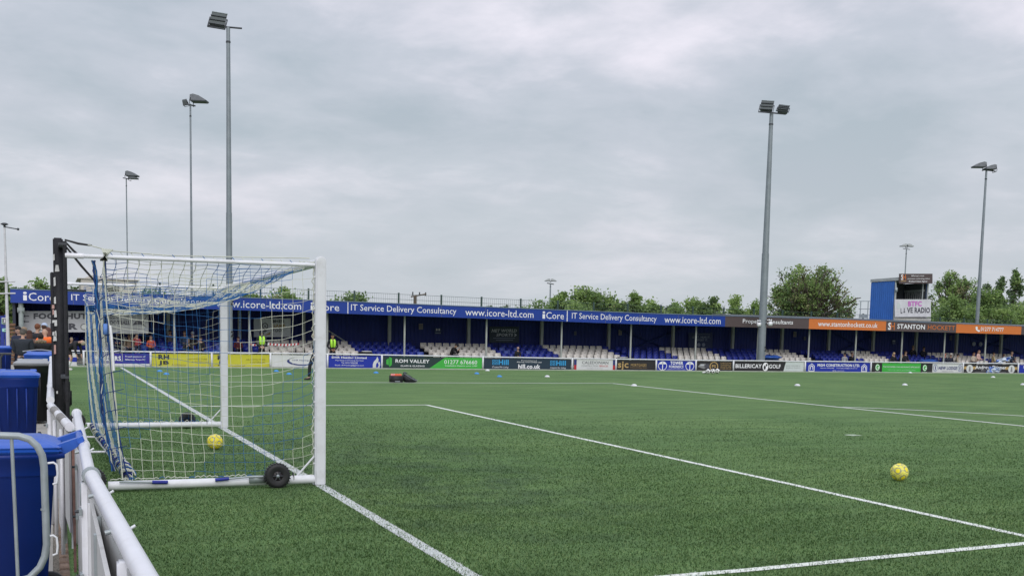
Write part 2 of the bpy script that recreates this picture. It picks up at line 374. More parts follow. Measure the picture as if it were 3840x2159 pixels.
def wheel(x, y, side, grip=True):
    wr = .137; tw = .05; prof = [(.055, -tw*.7), (wr*.72, -tw), (wr*.92, -tw*.9), (wr, -tw*.55), (wr, tw*.55), (wr*.92, tw*.9), (wr*.72, tw), (.055, tw*.7)]
    yy = y+side*.115
    wo = MB(); wo.lathe(prof, (x, yy, wr), BLACK, 'Y', 28)
    for k in range(28):
        t = 2*math.pi*k/28; cx, cz = x+math.cos(t)*wr, wr+math.sin(t)*wr; wo.box(cx-.008, cx+.008, yy-tw*.75, yy+tw*.75, cz-.005, cz+.005, BLACK)
    w_ = wo.build('wheel', goal)
    r_ = MB(); r_.lathe([(.001, side*.032), (.05, side*.03), (.062, side*.012), (.062, -side*.03)], (x, yy, wr), mat('wheel_rim', (.02, .015, .02), .35), 'Y', 20)
    for k in range(6):
        t = math.pi*k/3; r_.tube([(x, yy+side*.034, wr), (x+math.cos(t)*.055, yy+side*.036, wr+math.sin(t)*.055)], .007, DARK, 6)
    r_.build('rim', w_)
    h_ = MB(); h_.lathe([(.001, side*.052), (.014, side*.05), (.02, side*.036), (.02, side*.02)], (x, yy, wr), GALV, 'Y', 14); h_.build('hub_bolt', w_)
    if grip:
        l_ = MB(); zc = .105; l_.box(x-.30, x-.12, y+side*.057-.012, y+side*.057+.004, zc-.05, zc+.035, GALV, .004)
        l_.tube([(x-.15, y+side*.075, zc+.02), (x-.32, y+side*.072, zc+.022), (x-.66, y+side*.070, zc)], .011, GALV, 8); lo = l_.build('lever', goal)
        g_ = MB(); g_.tube([(x-.52, y+side*.0705, zc+.01), (x-.665, y+side*.070, zc-.0)], .019, mat('grip_blue', (.01, .02, .25), .5), 10); g_.build('grip', lo)
wheel(-.50, GN, -1); wheel(-.62, GF, 1, False); wheel(-2.42, GN+.02, -1, False); wheel(-2.42, GF, 1, False)
l_ = MB(); l_.tube([(-2.15, GN-.07, .115), (-1.78, GN-.068, .10)], .011, GALV, 8); lo = l_.build('lever', goal)
g_ = MB(); g_.tube([(-1.82, GN-.068, .102), (-1.66, GN-.066, .096)], .019, _m['grip_blue'], 10); g_.build('grip', lo)

TAGB = mat('cloth_tag_blue', (.12, .25, .62), .8)
# net --------------------------------------------------------------
def net_panel(mb, nu, nv, fn, band=5, ru=.0033, flip=1, sub=1, phase=0, bundle=False):
    """lattice fn(i,j)->point; string colours change in diagonal bands"""
    P = [[fn(i, j) for j in range(nv+1)] for i in range(nu+1)]
    def colr(i, j): return NETW if ((i*flip+j+phase)//band) % 2 == 0 else NETB
    for i in range(nu+1):
        for j in range(nv+1):
            for di, dj in ((1, 0), (0, 1)):
                if i+di <= nu and j+dj <= nv:
                    m_ = colr(i, j); a, b = P[i][j], P[i+di][j+dj]
                    mb.tube([a, b], ru*(1.15 if m_ is NETW else 1.0), m_, 3, False, False)
    return P
jr = random.Random(11)
def J(s): return Vector((jr.uniform(-s, s), jr.uniform(-s, s), jr.uniform(-s, s)))
def sag(x, t):
    """sag of the roof net; x along depth (0 crossbar), t across 0..1"""
    fx = 1-math.exp(-abs(x)*1.9); ft = 1-abs(2*t-1)**3.2
    return .52*fx*ft
def side(y, z0, z1, inn):
    nu, nv = 19, 20
    def fn(i, j):
        u = i/nu; v = j/nv; x = -.075-u*(2.10-.0)-(.10*v*u)+.06*(1-v)*u
        z = z1-(1-v)*(z1-z0); z -= .17*math.sin(math.pi*u**.75)*math.sin(math.pi*v*.85+.2)
        z += .006*math.sin(i*1.7+j*.9); yy = y+inn*(.07*math.sin(math.pi*u)*math.sin(math.pi*v)+.006*math.sin(i*2.1+j*1.3))
        return Vector((x+.005*math.sin(j*1.1+i), yy, max(.10, z)))+J(.003)
    return nu, nv, fn
nb = MB(); nu, nv, fn = side(GN+.02, .12, 2.45, 1); net_panel(nb, nu, nv, fn, band=8, ru=.0023, phase=3)
# heavy white edge cord at the rear edge, lashings along post and base bar
nb.tube([fn(nu, j) for j in range(nv+1)], .008, NETW, 6)
nb.tube([fn(nu, j)+Vector((.012, -.012, 0)) for j in (10, 11, 12, 13, 14)], .013, SIGNW, 8)
fq = fn(nu, 14); nb.box(fq.x-.06, fq.x-.01, fq.y-.02, fq.y-.012, fq.z-.10, fq.z+.02, TAGB, .004)
for k in range(26):
    z = .25+k*.087; nb.tube([(-.062, GN+.03, z), (-.085-.01*math.sin(k*2), GN+.02, z+.04), (-.062, GN+.03, z+.087)], .006, NETW, 4)
    if k % 2 == 0: nb.sphere((-.068, GN-.02, z), .010, SIGNW, 6, 4)
for k in range(24):
    x = -.75-k*.062; nb.tube([(x, GN+.02, .128), (x-.03, GN+.01, .142+.008*math.sin(k)), (x-.062, GN+.02, .128)], .0045, NETW if k % 5 else NETB, 4)
nb.build('side_net', goal)
nb = MB(); nu, nv, fn = side(GF-.02, .12, 2.42, -1); net_panel(nb, nu, nv, fn, band=8, phase=6, ru=.0014)
for k in range(22):
    x = -.35-k*.085; nb.tube([(x, GF-.02, .12), (x-.03, GF, .15), (x-.07, GF-.02, .12)], .006, NETB if k % 3 else NETW, 4)
nb.build('side_net', goal)
nb = MB(); NY = 62; NX = 19
def roof(i, j):
    u = i/NX; t = j/NY; x = -.05-u*2.22; zt = 2.50-.06*t+(-.05*u)
    return Vector((x+.01*math.sin(j*1.3), GN+.03+t*(GF-GN-.06), zt-sag(x, t)+.010*math.sin(i*1.9+j*.7)))+J(.008)
net_panel(nb, NX, NY, roof, band=6, ru=.0034); nb.build('roof_net', goal)
nb = MB(); NB = 62; NZ = 18
def back(j, k):
    t = j/NB; v = k/NZ; top = roof(NX, j); zb = .12
    z = zb+(top.z-zb)*v; x = -2.25-.03*math.sin(3.1*v)+.006*math.sin(j*.8)*math.sin(math.pi*v)
    x = x*v**.5+(XRB(top.y)+.01)*(1-v**.5)
    return Vector((x, top.y, z))+J(.004)
net_panel(nb, NB, NZ, back, band=9, ru=.0023, flip=-1)
nb.tube([back(0, k) for k in range(NZ+1)], .009, NETBD, 6)
nb.build('back_net', goal)
# slack net rolled along the rear ground bar
nb = MB(); rr_ = random.Random(5)
for q in range(230):
    t = rr_.random()**1.3; y0_ = GN+.05+t*6.6; pts = []; a = rr_.uniform(0, 6); R0 = rr_.uniform(.02, .075)*(1-.35*t)
    for k in range(9):
        a += rr_.uniform(.5, 1.1); pts.append((XRB(y0_+k*.055)+R0*math.cos(a), y0_+k*.055, .10+R0*.9*(1+math.sin(a))))
    nb.tube(pts, .009, rr_.choice([NETW, NETW, NETB, _m['grip_blue']]), 4)
nb.build('bunched_net', goal)
# bundled net and cords hanging at the near rear corner
nb = MB()
for q in range(7):
    pts = []
    for k in range(22):
        v = k/21; z = 2.42-v*2.2; x = -2.37+.09*v**.6+.16*max(0, v-.75)*4*.5+rr_.uniform(-.02, .02); pts.append((x, GN+.05+.03*math.sin(k*.9+q), z))
    nb.tube(pts, .0075, [NETBD, NETB, NETB, NETBD, NETB, NETBD, NETW][q], 4)
for q in range(10):
    z = 2.2-q*.2; nb.tube([(-2.33+.005*q, GN+.06, z), (-2.26, GN+.02, z+.05), (-2.15+.01*q, GN, z+.09)], .004, NETBD, 4)
nb.build('corner_cords', goal)
nb = MB(); nb.tube([(-2.42, GN, 2.575), (-2.36, GN, 2.56), (-2.2, GN+.1, 2.53), (-1.6, GN+.2, 2.515), (-.9, GN+.16, 2.53), (-.1, GN+.1, 2.55)], .006, NETW, 5)
for k in range(20):
    x = -2.2+k*.105; nb.tube([(x, GN+.15, 2.52), (x+.05, GN+.06, 2.45)], .0045, NETW if k % 3 else NETB, 4)
for k in range(6): nb.tube([(-2.27+.01*k, GN-.03, 2.50), (-2.24-.012*k, GN-.045, 2.42), (-2.28+.02*k, GN+.03, 2.54)], .010, NETW, 5)
nb.tube([(-2.27, GN-.04, 2.42), (-2.28, GN-.04, 2.28), (-2.265, GN-.045, 2.17)], .006, NETW, 5)
nb.build('knotted_rope', goal)

# support post beside the goal
sp_ = thing('net_support_post', 'tall black padded post with peeling white patches beside the goal', 'post', (-2.70, .3, 0))
mb = MB(); mb.box(-2.752, -2.652, .25, .35, 0, 2.665, BLACKP, .012); mb.box(-2.785, -2.745, .40, .46, 0, 2.31, BLACKP, .008); mb.build('padding', sp_)
pr = random.Random(3); PW = [mat('peeled_white', (.60, .60, .60), .7), mat('peeled_pink', (.50, .30, .27), .7)]
for i, (px, py, wv, hh) in enumerate([(202, 965, 5, 24), (214, 1006, 15, 24), (205, 1056, 7, 34), (206, 1125, 7, 26), (199, 1150, 9, 14), (208, 1176, 9, 26), (200, 1170, 6, 20), (209, 1211, 9, 22), (200, 1205, 8, 10), (208, 1250, 8, 20), (202, 1250, 10, 14), (206, 1268, 12, 20), (206, 1310, 7, 34), (214, 1470, 6, 10)]):
    p = at(px, py, .246); s = wv/340; h = hh/340
    pts = [(p.x-s/2, p.z-h/2), (p.x+s/2, p.z-h/2*pr.uniform(.7, 1)), (p.x+s/2*pr.uniform(.6, 1), p.z+h/2), (p.x-s/2*pr.uniform(.6, 1), p.z+h/2*pr.uniform(.7, 1))]
    mb = MB(); mb.prism(pts, .242, .2495, PW[1 if i in (4, 6, 12) else 0]); mb.build('peeling_patch', sp_)
mb = MB(); mb.tube([(-2.640, -.21, .0), (-2.640, -.21, 2.60)], .019, BLACKP, 8); mb.box(-2.70, -2.62, -.23, .26, 2.56, 2.585, DARK); mb.box(-2.70, -2.62, -.23, .26, 1.2, 1.225, DARK); mb.build('thin_pole', sp_)
mb = MB()
for a, b in (((-2.64, -.21, 2.56), (-2.33, -.12, 2.18)), ((-2.64, -.21, 2.60), (-2.48, -.2, 2.44)), ((-2.64, -.21, 2.615), (-2.38, -.2, 2.57))):
    a, b = Vector(a), Vector(b); mb.tube([a, a.lerp(b, .5)+Vector((0, 0, -.01)), b], [.009, .013, .010], BLACK, 6)
c_ = at(320, 1090, 6.9); a_ = Vector((-2.72, 5.2, 2.27)); mb.tube([a_, a_.lerp(c_, .5), c_], .018, BLACK, 6)
mb.build('strap', sp_)
bg = thing('hanging_bag', 'small black bag hanging low on the black post', 'bag', (-2.60, .0, .85))
mb = MB()
p0 = at(252, 1480, 0)
mb.box(p0.x-.035, p0.x+.03, -.05, .03, p0.z-.10, p0.z+.16, BLACKP, .02); mb.box(p0.x+.005, p0.x+.045, -.06, .0, p0.z-.12, p0.z+.06, BLACK, .014); mb.build('pouch', bg)
mb = MB(); mb.tube([(p0.x-.01, -.02, p0.z+.15), (-2.635, -.10, p0.z+.6), (-2.64, -.2, 1.9)], .005, BLACK, 5); mb.build('cord', bg)

# ------------------------------------------------------------------ near perimeter rail
def near_rail():
    g = 'white rails around the near end of the pitch'
    r1 = thing('perimeter_rail', 'white tubular rail nearest the camera with a grey end collar', 'rail', (-2.57, -7.2, 0), 0, g)
    a = at(342, 1782, -6.95); z = a.z; a1 = ground(600, 2260, z)
    mb = MB(); mb.tube([a, a.lerp(a1, .5), a1, a1+(a1-a).normalized()*4], .0325, WHITE_OLD, 20); mb.build('handrail', r1)
    d = (a1-a).normalized()
    mb = MB(); mb.tube([a-d*.015, a+d*.04], .042, GALV, 20); mb.box(a.x-.05, a.x+.03, a.y-.01, a.y+.06, z-.15, z-.03, GALV, .008); mb.build('collar', r1)
    b0 = ground(288, 1550, z); b1 = a+Vector((-.004, .02, -.012))
    r2 = thing('perimeter_rail', 'white tubular rail running along beside the goal wheels', 'rail', (-2.6, -4, 0), 0, g)
    mb = MB(); mb.tube([b0, b0.lerp(b1, .5), b1], .030, WHITE_OLD, 20); mb.tube([b0+Vector((0, -.01, 0)), b0+Vector((0, .03, 0))], .039, WHITE, 20)
    c = b0.lerp(b1, .62); mb.tube([c, c+(b1-b0).normalized()*.05], .037, WHITE, 20); mb.build('handrail', r2)
    c0 = ground(262, 1600, z); c1 = ground(190, 1520, z)
    r3 = thing('perimeter_rail', 'short scuffed white rail angled between two longer rails', 'rail', (-2.7, -2.8, 0), 0, g)
    mb = MB(); mb.tube([c0, c1], .032, WHITE_OLD, 16); mb.build('handrail', r3)
    m2 = MB(); dd = (c1-c0); 
    for f0 in (.2, .55): m2.tube([c0+dd*f0+Vector((-.004, 0, .002)), c0+dd*(f0+.2)+Vector((-.004, 0, .002))], .0325, mat('scuff', (.22, .21, .2), .7, 0, .5, 40), 16)
    m2.build('scuffed_tape', r3)
    d0 = ground(189, 1500, z); d1 = ground(192, 1350, z)
    r4 = thing('perimeter_rail', 'white tubular rail behind the black padded post', 'rail', (-2.8, 0, 0), 0, g)
    mb = MB(); mb.tube([d0, d0.lerp(d1, .4), d1], .036, WHITE_OLD, 16); mb.tube([d1, d1+Vector((-.005, 1.2, .02))], .034, WHITE, 16)
    e_ = d0.lerp(d1, .2); mb.tube([e_, e_+Vector((0, .1, 0))], .041, WHITE, 16); mb.build('handrail', r4)
    # posts
    def pst(p, root, wd=.045, gx=0):
        mb = MB(); mb.box(p.x-wd+gx, p.x+wd*.4+gx, p.y-.04, p.y+.04, 0, z-.03, WHITE_OLD, .006); po = mb.build('post', root)
        mb = MB()
        for zz in (.55, .86): mb.box(p.x-wd-.012+gx, p.x-wd+.002+gx, p.y-.05, p.y+.02, zz, zz+.03, GALV); mb.tube([(p.x-wd-.03+gx, p.y-.01, zz+.015), (p.x-wd+gx, p.y-.01, zz+.015)], .008, DARK, 6)
        mb.build('bracket', po)
    pst(a+Vector((0, .02, 0)), r1); pst(a+d*1.9, r1); pst(b0+Vector((0, -.05, 0)), r2, .035); pst(b0.lerp(b1, .55), r2, .035)
    pst(c1+Vector((0, -.02, 0)), r3, .03); pst(d0.lerp(d1, .3), r4, .03)
    # bolts under the tubes
    for root, q, dv in ((r1, a+d*.62, d), (r1, a+d*1.5, d), (r2, b0.lerp(b1, .7), d), (r2, b0.lerp(b1, .35), d)):
        mb = MB(); mb.tube([q+Vector((-.05, 0, -.01)), q+Vector((-.03, 0, -.005))], .009, GALV, 8); mb.tube([q+Vector((.03, 0, 0)), q+Vector((.05, 0, .012))], .006, WHITE, 6); mb.build('bolt', root)
    # advertising boards seen from behind
    BW = weathered('board_back', (.50, .50, .50), (.22, .20, .18), .5, .6, 6)
    for k, (y0, y1, x0, x1, lab) in enumerate([(a.y-3.4, a.y-.08, a.x+.03, a.x+.075, 'white board back with green lettering under the nearest rail'), (b0.y+.02, a.y+.10, b0.x-.012, a.x-.01, 'plain white board back under the rail beside the goal wheels')]):
        t_ = thing('rail_board', lab, 'board', (x0, y0, 0), 0, 'boards fixed under the near rails')
        mb = MB(); ya, yb = min(y0, y1), max(y0, y1)
        if k == 0:
            q0, q1 = a+d*.03+Vector((-.020, 0, 0)), a+d*3.6+Vector((-.020, 0, 0)); th = Vector((.012, 0, 0)); zt, zb = z-.045, .12
            def c4(o_): return [(q0.x+o_, q0.y, zb), (q1.x+o_, q1.y, zb), (q1.x+o_, q1.y, zt), (q0.x+o_, q0.y, zt)]
            mb.add(c4(0)+c4(.012), [(0, 1, 2, 3), (5, 4, 7, 6), (3, 2, 6, 7), (1, 5, 6, 2), (0, 4, 5, 1), (0, 3, 7, 4)], BW)
            e0 = a+d*.9; mb.box(e0.x-.035, e0.x-.021, e0.y-.012, e0.y+.012, .12, z-.05, GALV)
        else: mb.box(x0-.02, x0-.005, ya-2.5, ya, .10, z-.06, BW); mb.box(x0-.03, x0-.02, ya-1.35, ya-1.31, .10, z-.06, GALV); mb.box(x0-.03, x0-.02, ya-.6, ya-.56, .10, z-.06, WHITE)
        mb.build('panel', t_)
        if k == 0:
            F = Face((q0.x, q0.y, zb), (q1.x, q1.y, zb), (q1.x, q1.y, zt), (q0.x, q0.y, zt), (-1, 0, 0))
            GR = paint('lettering_green', (.03, .12, .08)); 
            F.text('THE', .045, .12, .62, .80, GR, .02, lift=.004); F.text('CLUB', .045, .15, .36, .54, GR, .02, lift=.004); F.build('lettering', t_)
    # low strip in the gap under the short rail and the dark bit by the kerb
    t_ = thing('rail_board', 'narrow white board back below the short angled rail', 'board', (c0.x, c0.y, 0), 0, 'boards fixed under the near rails')
    mb = MB(); P0, P1 = Vector((c0.x-.01, c0.y, 0)), Vector((c1.x, c1.y, 0))
    for i, (f0, f1, zlo) in enumerate(((0, .22, .30), (.26, .60, .12), (.64, 1., .34))):
        u, v = P0.lerp(P1, f0), P0.lerp(P1, f1)
        mb.add([(u.x, u.y, zlo), (v.x, v.y, zlo+.04), (v.x, v.y, z-.05), (u.x, u.y, z-.05), (u.x+.015, u.y+.01, zlo), (v.x+.015, v.y+.01, zlo+.04), (v.x+.015, v.y+.01, z-.05), (u.x+.015, u.y+.01, z-.05)], [(0, 1, 2, 3), (5, 4, 7, 6), (3, 2, 6, 7), (0, 4, 5, 1), (0, 3, 7, 4), (1, 5, 6, 2)], BW)
    mb.build('panel', t_)
    for f0 in (.24, .62): u = P0.lerp(P1, f0); mb = MB(); mb.box(u.x-.03, u.x-.002, u.y-.03, u.y+.03, .05, z-.06, WHITE_OLD, .004); mb.build('stay', t_)
    t2_ = thing('rail_board', 'grey panel with a brown rusty edge left of the rail joint', 'board', (b0.x, b0.y, 0), 0, 'boards fixed under the near rails')
    m1 = b0.lerp(b1, .12); mb = MB(); mb.box(m1.x-.055, m1.x-.045, m1.y-1.1, m1.y-.05, .18, z-.05, mat('purple_grey_sheet', (.25, .24, .30), .6)); mb.build('panel', t2_)
    mb = MB(); mb.box(m1.x-.060, m1.x-.040, m1.y-.05, m1.y-.01, .05, z-.05, WHITE); mb.build('edge_strip', t2_); mb = MB(); mb.box(m1.x-.062, m1.x-.045, m1.y-1.16, m1.y-1.101, .10, z-.05, mat('rusty_edge', (.24, .13, .11), .8, 0, .4, 20)); mb.build('edge_strip', t2_)
near_rail()

# ------------------------------------------------------------------ bins
def bin_(loc, rz, label, body, lid, s=1., tilt=0.):
    """wheelie bin, local: hinge/wheels at +X"""
    o = thing('wheelie_bin', label, 'bin', loc, rz, 'wheeled bins beside the pitch rail'); o.scale = (s, s, s)
    hw = .29; mb = MB()
    def ring(x0, x1, h, z): return [(x0, -h, z), (x1, -h, z), (x1, h, z), (x0, h, z)]
    levels = [ring(-.26, .24, .22, .04), ring(-.33, .30, .265, .86), ring(-.345, .315, .275, .88), ring(-.345, .315, .275, .97), ring(-.35, .36, .285, .98), ring(-.35, .36, .285, 1.005)]
    bm = bmesh.new(); vs = [[bm.verts.new(p) for p in l] for l in levels]
    for a, b in zip(vs[:-1], vs[1:]):
        for i in range(4): bm.faces.new((a[i], a[(i+1) % 4], b[(i+1) % 4], b[i]))
    bm.faces.new(vs[0][::-1]); bm.faces.new(vs[-1])
    bmesh.ops.bevel(bm, geom=[e_ for e_ in bm.edges if abs(e_.verts[0].co.z-e_.verts[1].co.z) > .2], offset=.05, segments=4, affect='EDGES')
    mb.bm(bm, body, True)
    for q in (-.12, 0, .12): mb.box(-.36, -.335, q-.01, q+.01, .3, .86, body, .004)
    mb.build('body', o, True)
    mb = MB(); bm = bmesh.new()
    lv = [ring(-.375, .345, .30, 1.0), ring(-.38, .35, .305, 1.035), ring(-.36, .33, .285, 1.05), ring(-.27, .24, .20, 1.085)]
    vs = [[bm.verts.new(p) for p in l] for l in lv]
    for a, b in zip(vs[:-1], vs[1:]):
        for i in range(4): bm.faces.new((a[i], a[(i+1) % 4], b[(i+1) % 4], b[i]))
    bm.faces.new(vs[0][::-1]); bm.faces.new(vs[-1])
    bmesh.ops.bevel(bm, geom=bm.edges[:], offset=.018, segments=3, affect='EDGES'); mb.bm(bm, lid, True)
    for sy in (-1, 1): mb.prism([(.24, 1.03), (.33, 1.055), (.46, 1.10), (.47, 1.075), (.42, 1.03), (.34, .985)], sy*.20-.035, sy*.20+.035, lid)
    mb.build('lid', o, True)
    mb = MB(); mb.tube([(.445, -.25, 1.075), (.445, .25, 1.075)], .019, lid, 12); mb.build('handle', o, True)
    for sy in (-1, 1):
        mb = MB(); mb.lathe([(.001, -.025), (.08, -.025), (.10, -.018), (.10, .018), (.08, .025), (.001, .025)], (.26, sy*.27, .10), BLACK, 'Y', 24); mb.build('wheel', o, True)
    return o
b1 = at(243, 1690, -5.62)
bin_((b1.x-.36, -5.32, 0), 0, 'blue wheelie bin nearest the camera behind the steel barrier', BLUEP, BLUEL)
bin_((at(150, 1410, 4.2).x-.30, 4.6, 0), R(90), 'blue wheelie bin with light lid in front of the black bin', BLUEP, BLUEL)
BBIN = mat('black_bin_plastic', (.012, .012, .016), .4, 0, .1, 4); GLID = mat('grey_lid_plastic', (.30, .31, .33), .45)
bin_((at(120, 1370, 8.6).x, 8.9, 0), R(90), 'black wheelie bin with pale grey lid between two blue bins', BBIN, GLID, 1.03)
bin_((at(148, 1330, 13.4).x, 13.5, 0), R(90), 'blue wheelie bin with its lid ajar in front of the queue', BLUEL, BLUEL, 1.06)
bin_((at(5, 1300, 24).x, 24, 0), R(90), 'blue wheelie bin at the left edge by the blue fence', BLUEP, BLUEL)
# spare grey board resting on a bin lid
mb = MB(); c = WL['wheelie_bin.003']
mb.tube([(c.x-.34, c.y+.30, 1.16), (c.x-.05, c.y+.30, 1.20), (c.x+.05, c.y+.30, 1.20), (c.x+.36, c.y+.30, 1.165)], .014, GLID, 6)
tag(mb.build('grey_bar'), 'bent grey bar lying on top of a blue bin lid', 'bar')

# ------------------------------------------------------------------ steel crowd barrier
ba = thing('crowd_barrier', 'galvanised steel crowd barrier with a rounded corner before the near bin', 'barrier', (-3.2, -6.6, 0))
Yb = -6.6
mb = MB(); L_ = [at(-260, 1632, Yb), at(0, 1632, Yb), at(70, 1634, Yb), at(110, 1646, Yb), at(140, 1672, Yb), at(158, 1706, Yb), at(165, 1750, Yb), at(168, 1840, Yb), at(172, 1950, Yb), at(175, 2040, Yb), at(168, 2085, Yb), at(150, 2125, Yb), at(110, 2165, Yb), at(40, 2185, Yb), at(-260, 2190, Yb)]
mb.tube(L_, .0175, GALV, 12); mb.tube([at(167, 1905, Yb), at(167.3, 1912, Yb)], .0185, GALV, 12); mb.build('frame', ba)
for x0, x1 in ((43, 68), (-95, -70)):
    mb = MB(); mb.tube([at(x0, 1636, Yb), at((x0+x1)/2, 1900, Yb), at(x1, 2185, Yb)], .0085, GALV, 8); mb.build('upright_bar', ba)
for q in ((1733, 1815), (2006, 2080)):
    mb = MB(); mb.tube([at(178, q[0]+3, Yb), at(200, q[0], Yb), at(212, q[0]+8, Yb), at(216, q[0]+40, Yb), at(214, q[1]-6, Yb), at(198, q[1], Yb)], .0055, WHITE, 8); mb.build('hook', ba)
bk = thing('crowd_barrier', 'black tubular barrier at the left edge by the white pole', 'barrier', (-5, 19, 0))
mb = MB(); Y2 = 19; mb.tube([at(-80, 1326, Y2), at(42, 1326, Y2)], .03, DARK, 8); mb.tube([at(10, 1328, Y2), at(2, 1340, Y2), at(0, 1460, Y2)], .03, DARK, 8); mb.build('frame', bk)

# ================================================================== FAR SIDE
def lerpx(X, xs, ys): return float(np.interp(X, xs, ys))
def zfb(X): return lerpx(X, [-5, 9, 19, 28, 42, 56], [2.70, 2.62, 2.54, 2.455, 2.46, 2.445])   # fascia underside
def zft(X): return lerpx(X, [-5, 9, 19, 28, 42, 56], [3.29, 3.21, 3.135, 3.065, 3.075, 2.99])
YF = 41.3; YBK = 46.2
def X_at(px, Y, py=1300): return at(px, py, Y).x
# ---- stand
stand = thing('covered_stand', 'long low blue covered stand with rows of seats behind the far boards', 'stand', (25, 44, 0))
XL = X_at(45, YF, 1130); XR = 74.0
mb = MB()
def strip(mb, x0, x1, n, fn, m):
    vs = []; 
    for i in range(n+1):
        X = x0+(x1-x0)*i/n; vs += fn(X)
    k = len(fn(x0)); fs = []
    for i in range(n):
        for q in range(k): fs.append((i*k+q, i*k+(q+1) % k, (i+1)*k+(q+1) % k, (i+1)*k+q))
    fs += [tuple(range(k-1, -1, -1)), tuple(n*k+q for q in range(k))]
    mb.add(vs, fs, m)
strip(mb, XL, XR, 40, lambda X: [(X, YF+.05, zft(X)-.07), (X, YBK+.3, zft(X)+.02), (X, YBK+.3, zft(X)+.07), (X, YF+.02, zft(X)-.02)], ROOFM)
mb.build('roof', stand)
XS2 = X_at(2750, YF)
mb = MB(); strip(mb, XS2, XR, 30, lambda X: [(X, YF+.3, zft(X)+.0), (X, YF+2.4, zft(X)+.10), (X, YF+2.4, zft(X)+.16), (X, YF+.3, zft(X)+.06)], mat('roof_dark', (.07, .08, .09), .6))
mb.build('raised_roof', stand)
mb = MB(); X = XL+.1; n = 0; vs = []
while X < XR:        # trapezoidal wall sheeting
    for a, d in ((0, 0), (.10, 0), (.13, .035), (.20, .035), (.23, 0)): vs += [(X+a, YBK-d, .2), (X+a, YBK-d, 3.15)]
    X += .23; n += 1
mb.add(vs, [(2*i, 2*i+2, 2*i+3, 2*i+1) for i in range(len(vs)//2-1)], WALLB); mb.build('back_wall', stand)
mb = MB(); mb.box(XL, XL+.12, YF+.3, YBK, 0, 3.2, mat('end_wall', (.03, .035, .06), .7)); mb.build('end_wall', stand)
mb = MB(); mb.tube([(XL+.35, YF+.25, 0), (XL+.35, YF+.25, 2.72)], .11, mat('pale_steel', (.30, .34, .34), .5), 10)
mb.box(XL+.2, XL+.5, YF+.15, YF+.4, 2.25, 2.5, _m['pale_steel'], .02); mb.build('corner_pipe', stand)
# terrace steps
ROWY = [42.75, 43.5, 44.25, 45.0]; ROWZ = [.74, .88, 1.04, 1.215]       # top of the backrests
def rz(X, r): return ROWZ[r]+lerpx(X, [10, 46, 60], [0, -.07 if r > 1 else -.03, -.10])
mb = MB()
for r in range(4): mb.box(XL+.15, XR, ROWY[r]-.42, (ROWY[r]+.33) if r < 3 else YBK-.05, 0 if r == 0 else .05, ROWZ[r]-.56-.07, CONC)
mb.build('terrace', stand)
COLP = mat('column_paint', (.42, .44, .43), .5, 0, .15, 2)
for px in (935, 1227, 1517, 1824, 2106, 2366, 2610, 2843, 3035, 3211, 3384, 3544, 3698, 3850, 654, 380):
    p = at(px, 1250, 42.05); mb = MB(); mb.tube([(p.x, 42.05, 0), (p.x, 42.05, zfb(p.x)+.15)], .052, COLP, 10); mb.build('front_column', stand)
for px in (900, 1140, 1462, 1759, 2033, 2285, 2526, 2750, 2935, 3111, 3278, 3439, 3591, 3758, 633):
    p = at(px, 1250, 45.75); mb = MB(); t = zft(p.x)-.1
    mb.box(p.x-.10, p.x+.06, 45.70, 45.72, .5, t, COLP); mb.box(p.x-.10, p.x+.06, 45.84, 45.86, .5, t, COLP); mb.box(p.x-.03, p.x-.01, 45.72, 45.84, .5, t, COLP)
    mb.build('rear_column', stand)
    mb = MB(); mb.tube([(p.x-.02, 45.6, t-.05), (p.x-.02, YF+.2, zft(p.x)-.13)], .05, WALLB, 6); mb.build('rafter', stand)
XB = mat('brace_blue', (.012, .03, .16), .6)
for a, b in ((2300, 2505), (2560-0, 2380), (3130, 3260), (3300, 3150), (3640, 3840), (3790, 3650)):
    p, q = at(a, 1215, 46.0), at(b, 1300, 46.0); mb = MB(); mb.tube([(p.x, 46.05, 2.35), (q.x, 46.05, 1.1)], .05, XB, 6); mb.build('wall_brace', stand)
p, q = at(1185, 1210, 45.5), at(1292, 1278, 45.5); mb = MB(); mb.tube([p, q], .035, COLP, 6); mb.build('diagonal_strut', stand)

# ---- seats
def seat_mesh(m):
    mb = MB(); w2 = .185
    prof = []
    bm = bmesh.new()
    def plate(p00, p10, p11, p01, th, nrm):
        c = [Vector(p) for p in (p00, p10, p11, p01)]; nn = Vector(nrm).normalized()*th
        vs = [bm.verts.new(v) for v in c]+[bm.verts.new(v+nn) for v in c]
        for f_ in ((0, 1, 2, 3), (7, 6, 5, 4), (0, 4, 5, 1), (1, 5, 6, 2), (2, 6, 7, 3), (3, 7, 4, 0)): bm.faces.new([vs[i] for i in f_])
    plate((-w2, 0, -.30), (w2, 0, -.30), (w2*.92, .06, 0), (-w2*.92, .06, 0), .03, (0, 1, .2))
    plate((-w2, -.30, -.30), (w2, -.30, -.30), (w2, -.02, -.33), (-w2, -.02, -.33), .03, (0, 0, 1))
    bmesh.ops.recalc_face_normals(bm, faces=bm.faces[:])
    bmesh.ops.bevel(bm, geom=bm.edges[:], offset=.016, segments=2, affect='EDGES'); mb.bm(bm, m, True)
    mb.box(-.022, .022, -.009, .0, -.075, -.058, GALV); mb.box(-.03, .03, -.1, .05, -.55, -.33, DARK); return mb
def mesh_of(mb, name): 
    o = mb.build(name); me = o.data; bpy.data.objects.remove(o); return me
SB, SW = mesh_of(seat_mesh(SEATB), 'seat_blue'), mesh_of(seat_mesh(SEATW), 'seat_white')
SBL, SWL = mesh_of(seat_mesh(mat('seat_sky_blue', (.07, .11, .42), .4)), 'seat_pale_blue'), mesh_of(seat_mesh(mat('seat_clean_white', (.70, .68, .68), .4)), 'seat_bright')
